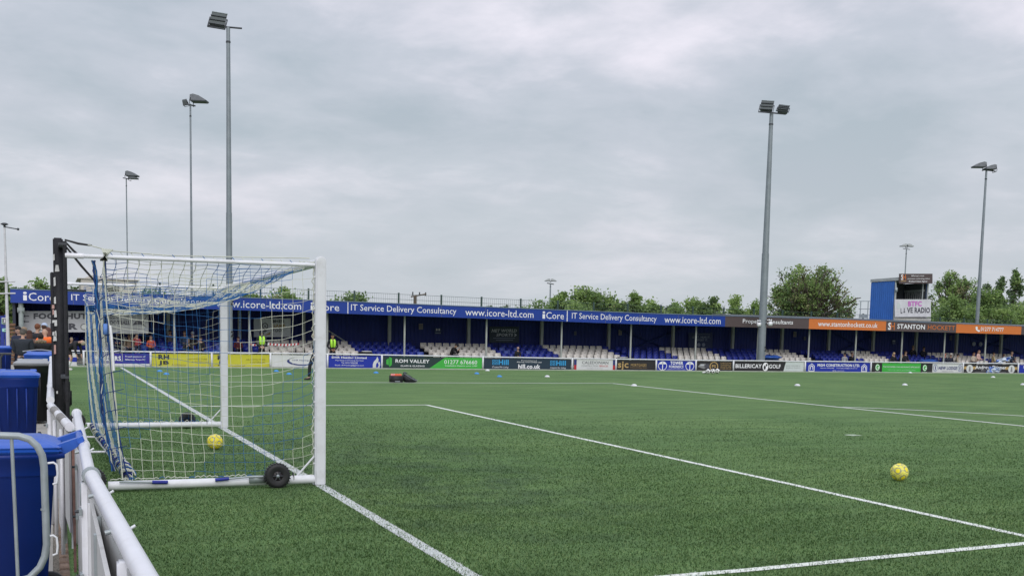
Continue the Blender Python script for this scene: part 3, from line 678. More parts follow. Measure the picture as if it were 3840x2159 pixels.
WR = [(463, 500), (500, 540), (990, 1170), (1170, 1346), (1629, 1880), (2107, 2318), (2543, 2738), (2920, 3052), (3240, 3352), (3570, 3706), (3772, 3900)]
WX = [(X_at(a, ROWY[0]), X_at(b, ROWY[0])) for a, b in WR]
AISLE = [X_at(a, ROWY[0], 1310) for a in (1611, 2360, 3070, 3530)]
allseats = []
X = X_at(245, 43); r_s = random.Random(21)
while X < 62:
    pitch = lerpx(X, [12, 46], [.445, .40])
    if not any(abs(X-a) < .26 for a in AISLE):
        for r in range(4):
            wht = any(a <= X-(.0 if r == 0 else 0) <= b for a, b in WX)
            if r == 3 and not wht and r_s.random() < .05: continue
            if X < 9 and r == 0 and r_s.random() < .5: continue
            allseats.append((X, r, wht, r_s.random()))
    X += pitch
allseats.sort(key=lambda s: (s[0]-CX)**2+(ROWY[s[1]]-CY)**2)
def seat_T(X, r, q): return Vector((X, ROWY[r], rz(X, r))), (q-.5)*.10
for k, (X, r, wht, q) in enumerate(allseats[:300]):
    me = (SWL if q > .93 else SW) if wht else (SBL if q > .94 else SB)
    o = bpy.data.objects.new('stadium_seat', me); COL.objects.link(o); p, a = seat_T(X, r, q); o.location = p; o.rotation_euler = (a*.6, 0, a)
    s_ = .90+.0*q; o.scale = (lerpx(X, [12, 46], [1.03, .95]), 1, 1)
    nm = {SW: 'white plastic stadium seat in the covered stand', SWL: 'clean bright white stadium seat in the covered stand', SB: 'dark blue plastic stadium seat in the covered stand', SBL: 'pale sky blue stadium seat in the covered stand'}[me]
    tag(o, nm, 'seat', {SW: 'white seats', SWL: 'bright white seats', SB: 'blue seats', SBL: 'pale blue seats'}[me]+' in the covered stand')
if len(allseats) > 300:
    mb = MB()
    for X, r, wht, q in allseats[300:]:
        me = SW if wht else SB; p, a = seat_T(X, r, q); M_ = Matrix.Translation(p) @ Matrix.Rotation(a, 4, 'Z')
        mb.add([M_ @ Vector((v.co.x*.95, v.co.y, v.co.z)) for v in me.vertices], [tuple(f_.vertices) for f_ in me.polygons], SEATW if wht else SEATB, True)
    tag(mb.build('distant_seats'), 'blue and white seats filling the far right end of the stand', 'seats', kind='stuff')

# ---- writing helpers
PW_ = SIGNW
cols = dict(brown=(.085, .060, .062), orange=(.62, .17, .035), gold=(.45, .30, .12), black=(.018, .016, .02), green=(.045, .40, .05), dkgreen=(.012, .035, .035),
            yellow=(.52, .50, .03), purple=(.020, .014, .27), royal=(.004, .022, .34), teal=(.012, .03, .055), cyan=(.03, .30, .62), red=(.45, .02, .03),
            navy=(.02, .03, .16), grey=(.22, .22, .23), ltgrey=(.55, .60, .60), olive=(.22, .20, .03), off=(.62, .63, .64), pink=(.55, .16, .52), darkgrey=(.06, .06, .08), netgrey=(.26, .30, .42), dim=(.10, .12, .22), banner=(.48, .50, .56), panelblue=(.012, .028, .12))
def C(n): return paint(n, cols[n])
BZ = lambda X: lerpx(X, [-3, 9, 21, 30, 38, 52], [.02, .04, -.01, -.02, 0, -.02])
YB_ = 38.30
rnames = {}
def ad(px0, px1, base, label, fn, h0=.0, h1=.56, name='advertising_board'):
    x0, x1 = X_at(px0, YB_, 1350), X_at(px1, YB_, 1350)
    t = thing(name, label, 'board', ((x0+x1)/2, YB_, 0), 0, 'advertising boards along the far touchline')
    mb = MB(); za, zb = BZ(x0), BZ(x1)
    v = [(x0, YB_, za+h0), (x1, YB_, zb+h0), (x1, YB_, zb+h1), (x0, YB_, za+h1), (x0, YB_+.03, za+h0), (x1, YB_+.03, zb+h0), (x1, YB_+.03, zb+h1), (x0, YB_+.03, za+h1)]
    mb.add(v, [(0, 1, 2, 3), (5, 4, 7, 6), (3, 2, 6, 7), (0, 4, 5, 1), (0, 3, 7, 4), (1, 5, 6, 2)], C(base) if isinstance(base, str) else base); mb.build('panel', t)
    F = Face(v[0], v[1], v[2], v[3]); fn(F, SIGNW); F.build('lettering', t); return t
def f_stripe(F, W): F.rect(0, 1, .66, 1, C('off')); F.rect(0, 1, 0, .30, C('off'))
ad(196, 290, 'royal', 'blue and white striped board left of the pitch gate', f_stripe)
def f_ers(F, W):
    F.rect(0, 1, 0, .20, C('off')); F.text('BUILDERS', .10, .53, .42, .78, W, .03); F.text('Proud sponsors of', .60, .93, .66, .82, W, .01); F.text('Billericay Town FC', .60, .93, .42, .58, W, .01)
ad(330, 561, 'purple', 'purple board with white BUILDERS lettering and a white foot', f_ers)
def f_rhjb(F, W):
    F.text('RH', .11, .29, .56, .93, C('black'), .04); F.text('JB', .11, .29, .08, .45, C('black'), .04) 
    F.text('Architects', .33, .57, .06, .22, C('olive')); F.text('ARCHITECTURE', .60, .94, .54, .66, C('olive')); F.text('+ INTERIORS', .68, .97, .32, .44, C('olive'))
def f_rhjb2(F, W):
    F.text('RH', .09, .27, .56, .93, C('black'), .04); F.text('JB', .09, .27, .08, .45, C('black'), .04)
    F.text('Architects', .30, .56, .06, .22, C('olive')); F.text('ARCHITECTURE', .58, .92, .54, .66, C('olive')); F.text('+ INTERIORS', .65, .92, .32, .44, C('olive'))
ad(569, 790, 'yellow', 'yellow board of black letters RH over JB, nearer the corner', f_rhjb)
ad(796, 1012, 'yellow', 'second yellow RH JB board, cut by the far goalpost', f_rhjb2)
def f_dhr(F, W):
    F.ell(.62, .50, .30, .36, C('navy'), .006); F.ell(.64, .55, .27, .32, C('off'), .008); F.text('DHR Heating Ltd', .43, .86, .48, .64, C('navy'), .01, lift=.011); F.rect(0, 1, .0, .02, C('grey'))
ad(1016, 1200, 'off', 'white board with a blue oval and DHR Heating Ltd lettering', f_dhr)
ad(1204, 1224, 'royal', 'narrow blue board just right of the near goalpost', lambda F, W: F.rect(.1, .5, .7, .85, C('off')))
def f_dhr2(F, W):
    F.text('DHR Heating Limited', .06, .72, .72, .93, W, .035); F.text('Plumbing and Heating Services', .13, .66, .54, .66, W); F.text('Tel: 07917 834245', .24, .55, .34, .47, W); F.text('Email: dhrheating@gmail.com', .12, .67, .12, .26, W)
    F.poly([(.84, .02), (.97, .02), (.985, .3), (.97, .55), (.945, .45), (.95, .75), (.925, .97), (.90, .72), (.86, .55), (.84, .3)], C('off')); F.poly([(.90, .06), (.94, .06), (.955, .28), (.93, .5), (.905, .35)], C('royal'), .012)
ad(1232, 1429, 'royal', 'royal blue board lettered DHR Heating Limited with a white flame', f_dhr2)
def f_rom(F, W):
    F.poly([(.455, 0), (1, 0), (1, 1), (.62, 1)], C('green')); F.text('ROM VALLEY', .12, .46, .48, .78, W, .02); F.text('GLASS & GLAZING', .17, .41, .16, .28, W, .02)
    F.poly([(.03, .35), (.055, .25), (.055, .85), (.03, .7)], C('green')); F.poly([(.06, .1), (.085, .3), (.085, .85), (.06, .98)], C('green')); F.text('01277 676660', .61, .95, .44, .78, W); F.text('Installation Experts since 1989', .62, .95, .20, .34, W)
ad(1437, 1807, 'dkgreen', 'dark green ROM VALLEY board with a bright green slanted end', f_rom)
def f_hill(F, W):
    for u in (.09, .755):
        for a in (0, .034):
            for b in (.42, .66): F.rect(u+a, u+a+.026, b, b+.20, C('cyan')); F.rect(u+a+.006, u+a+.020, b+.05, b+.15, C('teal'), .010)
        F.text('Hill', u+.07, u+.185, .42, .88, C('cyan'), .04); F.text('Created for Living', u, u+.185, .10, .30, W, 0, .3)
    F.text('Proud sponsors of', .42, .60, .78, .88, W, .01); F.text('Billericay Town Football Club', .37, .655, .62, .74, W, .01); F.text('hill.co.uk', .385, .64, .10, .50, W, .035)
ad(1816, 2141, 'teal', 'dark blue board with two cyan Hill logos and hill.co.uk', f_hill)
def f_cal(F, W):
    F.poly([(0, 0), (.06, 0), (.06, 1), (0, 1)], C('red')); F.rect(0, .06, .5, 1, C('navy'), .009); F.rect(.945, 1, 0, .5, C('red')); F.rect(.945, 1, .5, 1, C('navy'))
    F.text('CALEDONIAN', .19, .83, .60, .86, C('darkgrey')); F.text('CONSTRUCTION', .18, .58, .34, .50, C('grey')); F.text('SERVICES', .61, .83, .34, .50, C('red')); F.text('specialist contractor', .30, .70, .14, .24, C('grey'))
ad(2153, 2307, 'off', 'white CALEDONIAN board with red and navy ends', f_cal)
def f_sjc(F, W):
    F.text('sjc', .04, .31, .08, .88, C('gold'), .02); F.text('MORTGAGES', .37, .77, .42, .68, C('gold')); F.text('Professional & Expert Advice', .36, .78, .24, .34, C('gold'))
ad(2311, 2458, 'black', 'black board with gold sjc MORTGAGES lettering', f_sjc)
def f_tow(F, W):
    for u in (.14, .86):
        F.ell(u, .5, .115, .43, W, .006); F.ell(u, .5, .10, .37, C('royal'), .009); F.rect(u-.01, u+.01, .12, .8, W, .011); F.poly([(u-.09, .66), (u+.09, .66), (u+.05, .84), (u-.05, .84)], W, .011)
    F.text('TOWER', .34, .68, .62, .95, W, .03); F.text('FORENSICS', .31, .69, .30, .56, W, .02); F.text('a leading provider of expert services', .26, .74, .12, .21, W)
ad(2465, 2607, 'royal', 'royal blue TOWER FORENSICS board with two ringed emblems', f_tow)
def f_ps(F, W):
    F.ell(.475, .5, .12, .44, C('gold'), .006); F.ell(.475, .5, .095, .36, C('black'), .009); F.text('PS', .42, .53, .36, .66, C('gold'), .02, lift=.012)
    F.poly([(.03, .45), (.10, .75), (.24, .75), (.30, .40), (.2, .25)], C('grey')); F.poly([(.20, .45), (.25, .72), (.34, .72), (.36, .35), (.3, .25)], C('darkgrey'), .009); F.poly([(.08, .55), (.12, .68), (.20, .68), (.2, .55)], C('banner'), .011)
    for k, s in enumerate(('EXECUTIVE', 'CHAUFFEUR', 'PRIVATE HIRE', '01268 281245')): F.text(s, .66, .96, .76-.18*k, .88-.18*k, C('gold'))
ad(2613, 2748, 'black', 'black board with a gold PS ring and two grey cars', f_ps)
def f_golf(F, W):
    F.poly([(.70, 0), (1, 0), (1, 1), (.735, 1)], C('ltgrey')); F.text('BILLERICAY', .015, .385, .36, .76, W, .02); F.text('GOLF', .49, .66, .34, .74, W, .02)
    F.ell(.44, .5, .042, .42, W, .006); F.ell(.43, .42, .015, .2, C('black'), .009); F.ell(.455, .66, .012, .12, C('black'), .009); F.text('PROUD SUPPORTERS OF', .74, .95, .54, .66, C('grey')); F.text('BILLERICAY TOWN FC', .74, .95, .34, .46, C('grey'))
ad(2755, 3015, 'black', 'black BILLERICAY GOLF board with a pale slanted end', f_golf)
def f_mgh(F, W):
    for u in (.08, .91):
        F.poly([(u-.045, .06), (u+.045, .06), (u+.045, .62), (u, .88), (u-.045, .62)], W); F.poly([(u-.035, .14), (u+.035, .14), (u+.035, .60), (u, .80), (u-.035, .60)], C('royal'), .009)
        F.poly([(u-.024, .24), (u+.024, .24), (u+.024, .55), (u, .70), (u-.024, .55)], W, .011); F.poly([(u-.014, .24), (u+.014, .24), (u+.014, .50), (u, .58), (u-.014, .50)], C('royal'), .013)
    F.text('MGH CONSTRUCTION LTD.', .17, .84, .56, .84, W, .03); F.text('Telephone: 07966526689', .21, .43, .34, .46, W); F.text('Email: mghbuilding@googlemail.com', .47, .80, .34, .46, W); F.text('@mgh_construction', .41, .59, .08, .22, W)
ad(3025, 3263, 'royal', 'blue MGH CONSTRUCTION board with a white house at each end', f_mgh)
def f_gre(F, W):
    F.rect(.165, .805, 0, 1, C('green'))
    for u in (.09, .875): F.ell(u, .54, .038, .36, C('green'), .009); F.ell(u, .54, .032, .30, W, .011); F.ell(u+.002, .54, .024, .22, C('green'), .013); F.rect(u, u+.03, .46, .56, W, .015); F.text('greenlight', u-.04, u+.04, .05, .13, W, lift=.012)
    F.text('THE MODIFIED CAR INSURANCE SPECIALIST', .18, .79, .52, .68, C('off'), .01, lift=.012); F.text('Call us for a quote greenlightinsurance', .26, .72, .22, .34, C('ltgrey'), lift=.012)
ad(3271, 3497, 'black', 'bright green insurance board with a black G square at each end', f_gre)
def f_new(F, W):
    for u in (.09, .91): F.ell(u, .55, .075, .38, C('netgrey')); F.ell(u, .55, .055, .28, C('off'), .009); F.rect(u-.015, u+.015, .35, .75, C('navy'), .012)
    F.text('NEW LODGE', .19, .82, .36, .72, C('navy'), .03, .15); F.text('HOMES FOR ALL THE FAMILY', .30, .70, .14, .24, C('grey'))
ad(3499, 3611, 'off', 'white NEW LODGE board between two round blue crests', f_new)
def f_and(F, W):
    for u in (.12, .89): F.rect(u-.12, u+.12, .45, .75, C('gold')); F.ell(u, .5, .062, .45, C('off'), .009); F.poly([(u-.02, .2), (u+.02, .2), (u+.01, .75), (u-.01, .75)], C('grey'), .012)
    F.text('Andrew Skinner', .22, .79, .48, .88, W, .02); F.text('Bespoke garden buildings', .33, .66, .28, .38, W); F.rect(.22, .79, .14, .18, C('grey'))
ad(3613, 3817, 'black', 'dark Andrew Skinner board with round white crests on gold bands', f_and)
ad(3822, 4100, 'royal', 'blue board cut off by the right edge of the picture', lambda F, W: (F.text('NK', .06, .13, .6, .9, W), F.text('www.', .08, .2, .1, .22, W)))
# ---- far perimeter rail
ra = thing('perimeter_rail', 'long white rail with posts along the top of the far boards', 'rail', (25, 38.3, 0))
mb = MB(); xs = [-2.6+i*1.5 for i in range(51)]
RZ = lambda X: lerpx(X, [-3, 9, 21, 30, 38, 52], [.66, .67, .60, .585, .60, .61])
mb.tube([(X, 38.27, RZ(X)) for X in xs], .030, WHITE, 8); mb.build('handrail', ra)
for px in (243, 314, 565, 794, 1014, 1228, 1432, 1811, 2146, 2310, 2461, 2610, 2751, 3020, 3267, 3613, 3820):
    X = X_at(px, 38.26, 1350); mb = MB(); mb.box(X-.04, X+.04, 38.22, 38.29, 0, RZ(X), WHITE, .008); mb.build('post', ra)
gt = thing('pitch_gate', 'small barred grey gate in the far boards', 'gate', (X_at(296, 38.26), 38.26, 0))
x0, x1 = X_at(288, 38.26), X_at(311, 38.26); mb = MB()
for k in range(6): X = x0+(x1-x0)*k/5; mb.tube([(X, 38.26, .08), (X, 38.26, .56)], .011, DARK, 5)
mb.tube([(x0, 38.26, .57), (x1, 38.26, .57)], .014, GALV, 5); mb.tube([(x0, 38.26, .08), (x1, 38.26, .08)], .014, GALV, 5); mb.build('bars', gt)

# ---- fascia signs
def fascia(px0, px1, base, label, fn):
    x0, x1 = X_at(px0, YF, 1160), X_at(px1, YF, 1160)
    t = thing('fascia_sign', label, 'sign', ((x0+x1)/2, YF, 2.9), 0, 'signs along the front of the stand roof'); mb = MB(); seg = max(2, int((x1-x0)/3)); 
    strip(mb, x0, x1, seg, lambda X: [(X, YF, zfb(X)), (X, YF+.06, zfb(X)), (X, YF+.06, zft(X)), (X, YF, zft(X))], base); mb.build('panel', t)
    mb = MB(); strip(mb, x0, x1, seg, lambda X: [(X, YF-.03, zft(X)), (X, YF+.09, zft(X)), (X, YF+.09, zft(X)+.035), (X, YF-.03, zft(X)+.035)], mat('trim_blue', (.16, .22, .32), .5)); mb.build('trim', t)
    F = Face((x0, YF, zfb(x0)), (x1, YF, zfb(x1)), (x1, YF, zft(x1)), (x0, YF, zft(x0)))
    # bend the marks with the roof line
    base_P = F.P
    def P(u, v, lift): X = x0+(x1-x0)*u; return Vector((X, YF-lift, zfb(X)+(zft(X)-zfb(X))*v))
    F.P = P
    U = lambda px: (X_at(px, YF, 1160)-x0)/(x1-x0)
    fn(F, U); F.build('lettering', t); return t
W = SIGNW
def icore(F, a, b, i0=None):
    wd = b-a; F.text('Core', a+wd*.17, b, .20, .80, W); F.rect(a, a+wd*.115, .20, .60, W); F.ell(a+wd*.057, .76, wd*.06, .085, W)
def fa(F, U):
    icore(F, U(88), U(206)); F.text('IT Service Delivery Consultancy', U(268), U(765), .18, .80, W); F.text('www.icore-ltd.com', U(810), U(1129), .20, .80, W)
    for p in (276, 455, 640, 830, 1000): F.rect(U(p)-.0006, U(p)+.0006, 0, 1, C('dim'))
fascia(40, 1140, SIGNB, 'left blue fascia sign with white lettering, seen through the goal', fa)
def fb(F, U):
    icore(F, U(1165), U(1272)); F.rect(U(1303), U(1306), .02, 1, W); F.text('IT Service Delivery Consultancy', U(1316), U(1711), .14, .82, W); F.text('www.icore-ltd.com', U(1745), U(2001), .22, .82, W)
    for p in (1485, 1656, 1820, 1976): F.rect(U(p)-.0008, U(p)+.0008, 0, 1, C('dim'))
fascia(1140, 2022, SIGNB, 'middle blue fascia sign above the dark green board', fb)
def fc(F, U):
    icore(F, U(2035), U(2115)); F.rect(U(2126), U(2129), .02, 1, W); F.text('IT Service Delivery Consultancy', U(2145), U(2463), .14, .82, W); F.text('www.icore-ltd.com', U(2493), U(2704), .22, .82, W)
    for p in (2272, 2400, 2545, 2672): F.rect(U(p)-.001, U(p)+.001, 0, 1, C('dim'))
fascia(2022, 2721, SIGNB, 'right blue fascia sign ending at the brown sign', fc)
BRN, ORG = C('brown'), C('orange')
fascia(2721, 3036, BRN, 'brown Property Consultants fascia sign behind the floodlight mast', lambda F, U: F.text('Property Consultants', U(2787), U(2976), .26, .78, W, .01))
fascia(3036, 3326, ORG, 'orange web address fascia sign under the scaffold rail', lambda F, U: F.text('www.stantonhockett.co.uk', U(3070), U(3294), .28, .76, W, .01))
def fh(F, U):
    F.text('S', U(3333), U(3346), .12, .86, W, .03); F.text('H', U(3343), U(3358), .12, .86, ORG, .01, lift=.012); F.text('STANTON', U(3368), U(3472), .26, .76, W, .02); F.text('HOCKETT', U(3483), U(3585), .26, .76, C('orange'), .0)
fascia(3326, 3590, BRN, 'brown fascia sign lettered STANTON HOCKETT below the radio cabin', fh)
def fo(F, U):
    F.text('01277 714777', U(3682), U(3768), .28, .74, W, .01); F.poly([(U(3662), .72), (U(3668), .78), (U(3671), .62), (U(3669), .5), (U(3675), .36), (U(3679), .38), (U(3680), .22), (U(3674), .18), (U(3664), .4)], W)
fascia(3590, 3835, ORG, 'orange telephone number fascia sign at the right', fo)
fascia(3835, 4250, BRN, 'brown fascia sign end at the right picture edge', lambda F, U: F.text('Property', .3, .6, .3, .8, W))

# ---- banners and notices on the stand wall
def notice(name, px0, py0, px1, py1, Y, base, label, fn, cat='banner', th=.02, group=None):
    a, b, c, d = at(px0, py1, Y), at(px1, py1, Y), at(px1, py0, Y), at(px0, py0, Y)
    t = thing(name, label, cat, (a+c)/2, 0, group); mb = MB(); bk_ = [p+Vector((0, th, 0)) for p in (a, b, c, d)]
    mb.add([a, b, c, d]+bk_, [(0, 1, 2, 3), (5, 4, 7, 6), (3, 2, 6, 7), (0, 4, 5, 1), (0, 3, 7, 4), (1, 5, 6, 2)], base); mb.build('panel', t)
    F = Face(a, b, c, d); fn(F); F.build('lettering', t); return t
def f_food(F):
    D = C('darkgrey')
    for v in (.76, .50): F.poly([(.04, v), (.075, v+.06), (.075, v+.02), (.13, v+.02), (.13, v-.02), (.075, v-.02), (.075, v-.06)], D)
    F.text('FOOD HUT', .19, .93, .62, .90, D, .05); F.text('BAR', .42, .80, .12, .42, D, .05); F.ell(.29, .22, .055, .14, C('grey')); F.ell(.29, .22, .04, .10, C('off'), .011); F.ell(.89, .25, .055, .16, C('grey')); F.ell(.89, .25, .04, .11, C('off'), .011)
BAN = mat('banner_cloth', (.50, .50, .54), .7, 0, .06, 2)
notice('food_banner', 73, 1166, 345, 1245, 42.3, BAN, 'grey banner with arrows pointing left to FOOD HUT and BAR', f_food)
def f_fb(F): F.text('OUR', .05, .25, .72, .88, C('darkgrey'), .04); F.text('FOOTBALL', .0, .55, .42, .62, C('darkgrey'), .04); F.poly([(.60, .40), (.70, .62), (.85, .58), (.98, .9), (.86, .5), (.95, .3), (.8, .44)], C('darkgrey')); F.text('community football centre', .02, .55, .18, .28, C('grey')); F.text('billericaytownfc', .6, .9, .18, .26, C('grey'))
notice('football_banner', 403, 1172, 557, 1250, 42.6, mat('banner_grey', (.36, .37, .39), .7), 'grey FOOTBALL banner seen through the goal net', f_fb)
def f_her(F):
    F.rect(.0, .16, 0, 1, C('banner')); F.ell(.30, .58, .085, .18, C('darkgrey')); F.ell(.30, .58, .06, .125, C('off'), .011); F.ell(.30, .58, .025, .05, C('darkgrey'), .013); F.rect(.285, .315, .24, .42, C('darkgrey')); F.rect(.25, .35, .30, .36, C('darkgrey'), .008)
    F.text('#HER', .49, .83, .74, .93, C('darkgrey'), .04); F.text('GAME', .49, .85, .50, .68, C('gold'), .04); F.text('TOO', .50, .75, .27, .44, C('darkgrey'), .04); F.poly([(.30, .1), (.45, .28), (.44, .12)], C('gold'), .010)
notice('equality_banner', 952, 1193, 1090, 1263, 45.4, mat('banner_pale', (.68, .69, .72), .6), 'pale banner reading HER GAME TOO behind the dark hooded steward', f_her)
def f_net(F): F.text('NET WORLD', .07, .93, .64, .84, C('banner'), .04, .2); F.text('SPORTS', .23, .80, .38, .58, C('banner'), .04, .2); F.poly([(.82, .38), (.87, .48), (.82, .58), (.86, .58), (.93, .48), (.86, .38)], C('banner')); F.rect(.13, .86, .26, .29, C('netgrey')); F.rect(.22, .80, .13, .16, C('netgrey'))
notice('sports_banner', 1835, 1224, 1946, 1284, 46.05, C('teal'), 'dark banner reading NET WORLD SPORTS on the back wall', f_net)
def f_see(F): F.rect(.3, .9, .88, .90, C('netgrey')); F.text('SEE IT. HEAR IT.', .15, .90, .64, .78, C('netgrey'), .03); F.text('REPORT IT.', .28, .80, .46, .60, C('netgrey'), .03); F.ell(.42, .22, .07, .12, C('netgrey')); F.ell(.62, .22, .07, .12, C('netgrey')); F.rect(.3, .8, .02, .04, C('netgrey'))
notice('report_banner', 2582, 1247, 2672, 1305, 46.05, C('panelblue'), 'dim blue banner reading SEE IT HEAR IT REPORT IT', f_see)
def f_ev(F): 
    for k in range(5): F.rect(.12, .88, .12+.16*k, .19+.16*k, C('darkgrey'))
NTC = mat('notice_paper', (.28, .25, .26), .7)
NG = 'small notices on the back wall of the stand'
notice('wall_notice', 1571, 1213, 1586, 1235, 46.05, NTC, 'small pale notice left of the round stickers by the third bay', f_ev, 'notice', group=NG)
notice('wall_notice', 2320, 1237, 2332, 1256, 46.05, NTC, 'small pale notice right of the tallest hedge tree bay', f_ev, 'notice', group=NG)
notice('wall_notice', 2153, 1242, 2162, 1256, 46.05, mat('notice_dim', (.14, .15, .22), .7), 'tiny dim notice above the white seats in mid stand', f_ev, 'notice', group=NG)
notice('wall_notice', 2976, 1243, 2987, 1263, 46.05, NTC, 'small pale notice right of the large floodlight mast', f_ev, 'notice', group=NG)
notice('wall_notice', 3015, 1262, 3023, 1275, 46.05, _m['notice_dim'], 'tiny dim notice under the orange web address sign', f_ev, 'notice', group=NG)
notice('wall_notice', 3562, 1258, 3570, 1276, 46.05, _m['notice_dim'], 'small dim notice beside the two round crests', f_ev, 'notice', group=NG)
def f_2c(F): F.ell(.3, .75, .13, .2, C('banner')); F.ell(.68, .75, .13, .2, C('banner')); F.rect(.05, .95, .38, .50, C('dim')); F.rect(.1, .9, .10, .20, C('netgrey'))
notice('crest_sticker', 1630, 1230, 1655, 1252, 46.05, C('panelblue'), 'blue sticker with two small round crests over lettering', f_2c, 'sticker')
notice('crest_sticker', 3345, 1274, 3359, 1290, 46.05, C('panelblue'), 'small grey sticker behind the two women in black', f_2c, 'sticker')
def crest(px, py, lab):
    p = at(px, py, 46.02); t = thing('round_crest', lab, 'crest', p, 0, 'round crests on the stand wall'); mb = MB(); mb.lathe([(.001, -.02), (.15, -.02), (.15, 0)], (p.x, p.y, p.z), C('banner'), 'Y', 24); mb.build('disc', t)
    mb = MB(); mb.lathe([(.115, -.024), (.125, -.024)], p, C('navy'), 'Y', 24); mb.prism([(p.x-.05, p.z-.07), (p.x+.05, p.z-.07), (p.x+.06, p.z+.06), (p.x-.06, p.z+.06)], p.y-.025, p.y-.02, C('netgrey')); mb.build('emblem', t)
crest(3652, 1289, 'left of two round grey crests on the blue wall'); crest(3677, 1290, 'right of two round grey crests on the blue wall')

# ---- tape, blue tarp, drum
mb = MB()
def tape(p, q, n=14):
    for i in range(n):
        a, b = p.lerp(q, i/n), p.lerp(q, (i+1)/n); m_ = C('red') if i % 2 else SIGNW; s1 = -.05*math.sin(math.pi*i/n); s2 = -.05*math.sin(math.pi*(i+1)/n)
        mb.add([(a.x, a.y, a.z+s1-.05), (b.x, b.y, b.z+s2-.05), (b.x+.02, b.y, b.z+s2+.05), (a.x+.02, a.y, a.z+s1+.05), (a.x, a.y+.004, a.z+s1-.05), (b.x, b.y+.004, b.z+s2-.05), (b.x+.02, b.y+.004, b.z+s2+.05), (a.x+.02, a.y+.004, a.z+s1+.05)], [(0, 1, 2, 3), (5, 4, 7, 6)], m_)
tape(at(932, 1287, 42.5), at(965, 1291, 42.5), 5); tape(at(1003, 1289, 42.5), at(1120, 1289, 42.5), 18)
tag(mb.build('barrier_tape'), 'red and white barrier tape strung across seats behind the goal', 'tape')
TARP = mat('tarpaulin_blue', (.03, .10, .42), .5, 0, .2, 3, .4, 8)
for px, wd, lab in ((798, 1.1, 'blue cover over seats just left of the near mast'), (2895, 1.3, 'blue cover over seats beside the right floodlight mast'), (3480, 1.6, 'blue cover over seats left of the pair in dark coats')):
    p = at(px, 1318 if px < 2000 else 1336 if px < 3000 else 1350, 42.5); bm = bmesh.new(); bmesh.ops.create_uvsphere(bm, u_segments=20, v_segments=10, radius=1)
    for v in bm.verts: v.co = Vector((p.x+v.co.x*wd*.5+.05*math.sin(v.co.y*9), p.y+v.co.y*.4, p.z-.05+v.co.z*.12*(1+.3*math.sin(v.co.x*7))))
    mb = MB(); mb.bm(bm, TARP, True); tag(mb.build('seat_cover'), lab, 'cover', 'blue covers thrown over seats')
for px, py, lab in ((1372, 1322, 'dark covered bundle on the front seats under the tall column'), (2335, 1344, 'dark covered bundle on seats above the gold lettered board')):
    p = at(px, py, 42.5); mb = MB(); mb.box(p.x-.36, p.x+.36, 42.4, 42.75, p.z-.20, p.z+.05, BLACK, .05); mb.box(p.x-.2, p.x+.3, 42.42, 42.7, p.z+.04, p.z+.09, SIGNW, .02); tag(mb.build('covered_bundle'), lab, 'bundle', 'dark bundles on the seats')
FLAG = bpy.data.materials.new('chequered_flag'); FLAG.use_nodes = True; t_ = FLAG.node_tree; b_ = t_.nodes['Principled BSDF']; ck = t_.nodes.new('ShaderNodeTexVoronoi'); ck.inputs['Scale'].default_value = 6
tcn = t_.nodes.new('ShaderNodeTexCoord'); t_.links.new(tcn.outputs['Object'], ck.inputs[0]); cr = t_.nodes.new('ShaderNodeValToRGB'); cr.color_ramp.interpolation = 'CONSTANT'; cr.color_ramp.elements[0].color = (.10, .20, .60, 1); cr.color_ramp.elements[1].position = .38; cr.color_ramp.elements[1].color = (.62, .68, .80, 1)
sp2 = t_.nodes.new('ShaderNodeSeparateColor'); t_.links.new(ck.outputs['Color'], sp2.inputs[0]); t_.links.new(sp2.outputs[0], cr.inputs[0]); t_.links.new(cr.outputs[0], b_.inputs['Base Color'])
def flag(pts, lab, y, n=14):
    """draped cloth through a quad, folded"""
    a, b, c, d = [at(px, py, y) for px, py in pts]; mb = MB(); vs = []
    for i in range(n+1):
        for j in range(n+1):
            u, v = i/n, j/n; p = a.lerp(b, u).lerp(d.lerp(c, u), v); fr = random.Random(i*31+j)
            vs.append(p+Vector((fr.uniform(-.02, .02), .08*math.sin(u*14+v*5)+.04*math.sin(v*17), .04*math.sin(u*11+v*9)*(1-abs(2*v-1)*.3)+fr.uniform(-.02, .02))))
    mb.add(vs, [(i*(n+1)+j, (i+1)*(n+1)+j, (i+1)*(n+1)+j+1, i*(n+1)+j+1) for i in range(n) for j in range(n)], FLAG, True); o = mb.build('flag')
    md = o.modifiers.new('thick', 'SOLIDIFY'); md.thickness = .02; tag(o, lab, 'flag', 'blue and white chequered flags')
flag([(3736, 1362), (3790, 1352), (3788, 1335), (3733, 1350)], 'blue and white chequered flag held up above the rail', 38.9)
flag([(3702, 1398), (3752, 1397), (3748, 1378), (3708, 1374)], 'blue and white chequered flag hanging over the dark board onto the turf', 38.12)

